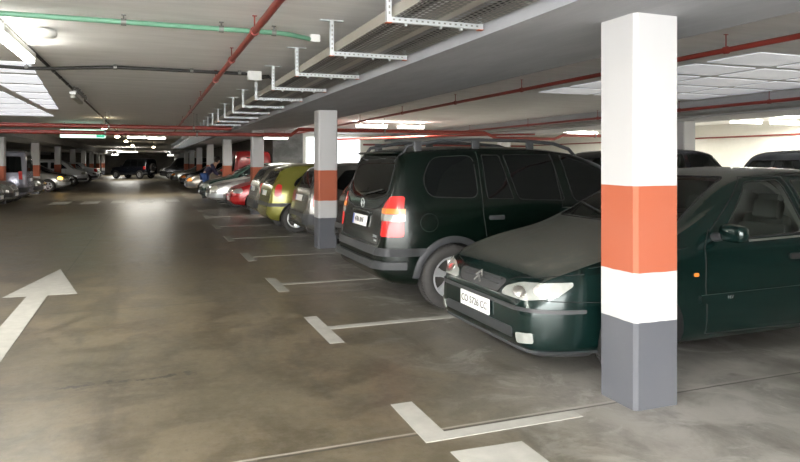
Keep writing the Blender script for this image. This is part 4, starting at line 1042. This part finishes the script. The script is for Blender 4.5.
# hanging sign
sg_ = empty('hanging_sign', (-1.9, 21.9, 2.31), 0); tag(sg_, 'long lit white and green hanging sign over the left side of the aisle', 'sign')
obj('sign_panel', box_bm(-.62, .62, -.04, .04, -.125, .125, bev=.01), M['sign_white'], sg_)
obj('sign_symbol', box_bm(.37, .60, -.048, -.041, -.11, .11), M['sign_green'], sg_)
b_ = poly_prism([(-.07, -.015), (.02, -.015), (.02, -.045), (.08, 0), (.02, .045), (.02, .015), (-.07, .015)], 0, .004)
for v_ in b_.verts: v_.co = Vector((v_.co.x+.485, -.049-v_.co.z, v_.co.y))
obj('sign_arrow', b_, M['sign_white'], sg_)
b_ = bmesh.new()
for q in (-.5, .5): tube(b_, [(q, 0, .12), (q, 0, CZ-2.31)], .008, 6)
obj('sign_hanger', b_, M['grey_metal'], sg_)
# staircase beyond the window
st = empty('staircase', (9.1, 26.1, 0)); tag(st, 'grey concrete stair flight rising in front of the bright back wall', 'staircase')
b_ = bmesh.new(); n_ = 9; prof = []
for k in range(n_): prof += [(-.8+k*.27, .75+k*.17), (-.8+k*.27, .92+k*.17)]
prof += [(-.8+n_*.27, .75+n_*.17), (-.8+n_*.27, .50+n_*.17), (-.8, .5)]
A = [b_.verts.new((x, -.5, z)) for x, z in prof]; B_ = [b_.verts.new((x, .6, z)) for x, z in prof]
b_.faces.new(A); b_.faces.new(B_[::-1])
for k in range(len(A)): b_.faces.new((A[k], B_[k], B_[(k+1) % len(A)], A[(k+1) % len(A)]))
bmesh.ops.recalc_face_normals(b_, faces=b_.faces); obj('stair_flight', b_, M['stair'], st, 0)
obj('stair_support', box_bm(-.8, -.5, -.5, .6, 0, .55), M['stair'], st, 0); obj('stair_support', box_bm(1.2, 1.5, -.5, .6, 0, 2.0), M['stair'], st, 0)

# floor markings
def marking(nm, label, polys, mat, cat='floor marking', group=None):
    b_ = bmesh.new()
    for pl in polys:
        t_ = poly_prism(pl, .0, .003); me_ = bpy.data.meshes.new('x'); t_.to_mesh(me_); t_.free(); b_.from_mesh(me_); bpy.data.meshes.remove(me_)
    return tag(obj(nm, b_, mat, None, 0), label, cat, group)
def rect(x0, x1, y0, y1): return [(x0, y0), (x1, y0), (x1, y1), (x0, y1)]
GR = 'bay markings along the right of the aisle'
marking('bay_marking', 'white L-shaped bay marking on the floor left of the nearest pillar', [[(1.33, 3.08), (2.3, 3.08), (2.3, 3.175), (1.475, 3.175), (1.475, 3.64), (1.34, 3.64)]], M['marking'], group=GR)
marking('bay_marking', 'white block marking cut by the bottom picture edge', [[(1.40, 2.3), (1.80, 2.3), (1.80, 2.92), (1.40, 2.94)]], M['marking'])
for i, (yc, h0, h1, ref) in enumerate(((5.52, .48, .46, 'just left of the dusty hatchback nose'), (7.70, .45, .45, 'just left of the people carrier tail'), (10.1, .45, .45, 'level with the second pillar'),
                           (12.65, .45, .45, 'left of the grey small hatchback'), (15.1, .45, .45, 'left of the taupe hatchback'), (17.8, .45, .45, 'left of the red hatchback'))):
    marking('bay_marking', 'worn T-shaped bay marking '+ref, [rect(1.34, 1.46, yc-h0, yc+h1), rect(1.455, 5.2, yc-.05, yc+.05)], M['marking_worn'] if i else M['marking'], group=GR)
for i in range(8):
    yc = 20.2+2.5*i
    marking('bay_marking', 'faint bay marking far along the right row, %s beyond the red hatchback' % ords[i].replace('nearest', 'first'), [rect(1.34, 1.46, yc-.45, yc+.45)], M['marking_worn'], group='far bay markings')
marking('floor_arrow', 'large white arrow painted on the aisle floor pointing ahead', [[(-1.21, 4.2), (-1.00, 4.2), (-1.04, 8.0), (-1.24, 8.0)], [(-1.47, 8.0), (-.75, 7.96), (-1.13, 9.85)]], M['marking'])
for i, (a, c_) in enumerate(((-3.25, -2.65), (-2.25, -1.7), (-1.3, -.85), (-.37, .12), (.55, 1.02))):
    marking('floor_dash', 'short white dash across the aisle floor, %s from the left' % ords[i].replace('nearest', 'first'), [rect(a, c_, 24.9, 26.5)], M['marking'], group='dashes across the aisle')
# ------------------------------------------------------------------ light
w = bpy.data.worlds.new('added ceiling fill'); SC.world = w; w.use_nodes = True  # added fill from an unseen opening behind the camera, brightens the ceiling
w.node_tree.nodes['Background'].inputs[0].default_value = (1, .99, .97, 1); w.node_tree.nodes['Background'].inputs[1].default_value = 5.5
def area(nm, loc, rot, sx, sy, e, col=(1, .96, .88)):
    ld = bpy.data.lights.new(nm, 'AREA'); ld.shape = 'RECTANGLE'; ld.size = sx; ld.size_y = sy; ld.energy = e; ld.color = col
    o = bpy.data.objects.new(nm, ld); o.location = loc; o.rotation_euler = rot; COL.objects.link(o); return o
# rows of battens added out of view to brighten the ceiling
for i, (x, y, ax, e, up, ref) in enumerate(((-1.13, .6, 'Y', 50, 1, 'just behind the camera'), (-1.13, -3.0, 'Y', 50, 1, 'far behind the camera'),
        (-8.6, 3.0, 'Y', 90, .8, 'first in the left lane'), (-8.6, 9.5, 'Y', 90, .8, 'second in the left lane'), (-8.8, 16.0, 'Y', 90, .8, 'third in the left lane'),
        (-9.2, 23.0, 'Y', 90, .8, 'fourth in the left lane'), (-10.6, 32.0, 'Y', 90, .8, 'fifth in the left lane'), (14.2, 3.5, 'Y', 90, .8, 'nearest in the right lane'), (14.2, 8.2, 'Y', 60, .8, 'second in the right lane'))):
    batten('added fluorescent fill lamp out of the picture, ' + ref, x, y, 2.47, 1.5, ax, M['tube'], e, up)
for x, y, ref in ((-3.4, 74.0, 'left'), (2.2, 80.0, 'right')):
    batten('tiny far fluorescent lamp beyond the off-road car, %s one' % ref, x, y, 2.2, .7, 'X', M['tube_far'], 60, .5)
# the camera's flash
ld = bpy.data.lights.new('camera flash', 'SPOT'); ld.energy = 82; ld.spot_size = radians(140); ld.spot_blend = .6; ld.shadow_soft_size = .03; ld.color = (.95, .97, 1)
fl = bpy.data.objects.new('camera_flash', ld); COL.objects.link(fl)
# ------------------------------------------------------------------ camera
F = 650.0; yaw = math.atan(250/650)
cam = bpy.data.cameras.new('camera'); co = bpy.data.objects.new('camera', cam); COL.objects.link(co)
cam.sensor_width = 36; cam.lens = 36*F/800; cam.shift_y = -69/800; cam.clip_end = 200; cam.clip_start = .05
co.location = (0, 0, 1.45); co.rotation_euler = (pi/2, 0, -yaw)
SC.camera = co
fl.location = (.03, -.02, 1.56); fl.rotation_euler = (radians(100), 0, -yaw)
SC.view_settings.view_transform = 'Standard'; SC.view_settings.look = 'None'; SC.view_settings.gamma = 1; SC.view_settings.use_curve_mapping = False
SC.view_settings.exposure = 1.92
SC.cycles.use_denoising = True
SC.cycles.max_bounces = 6
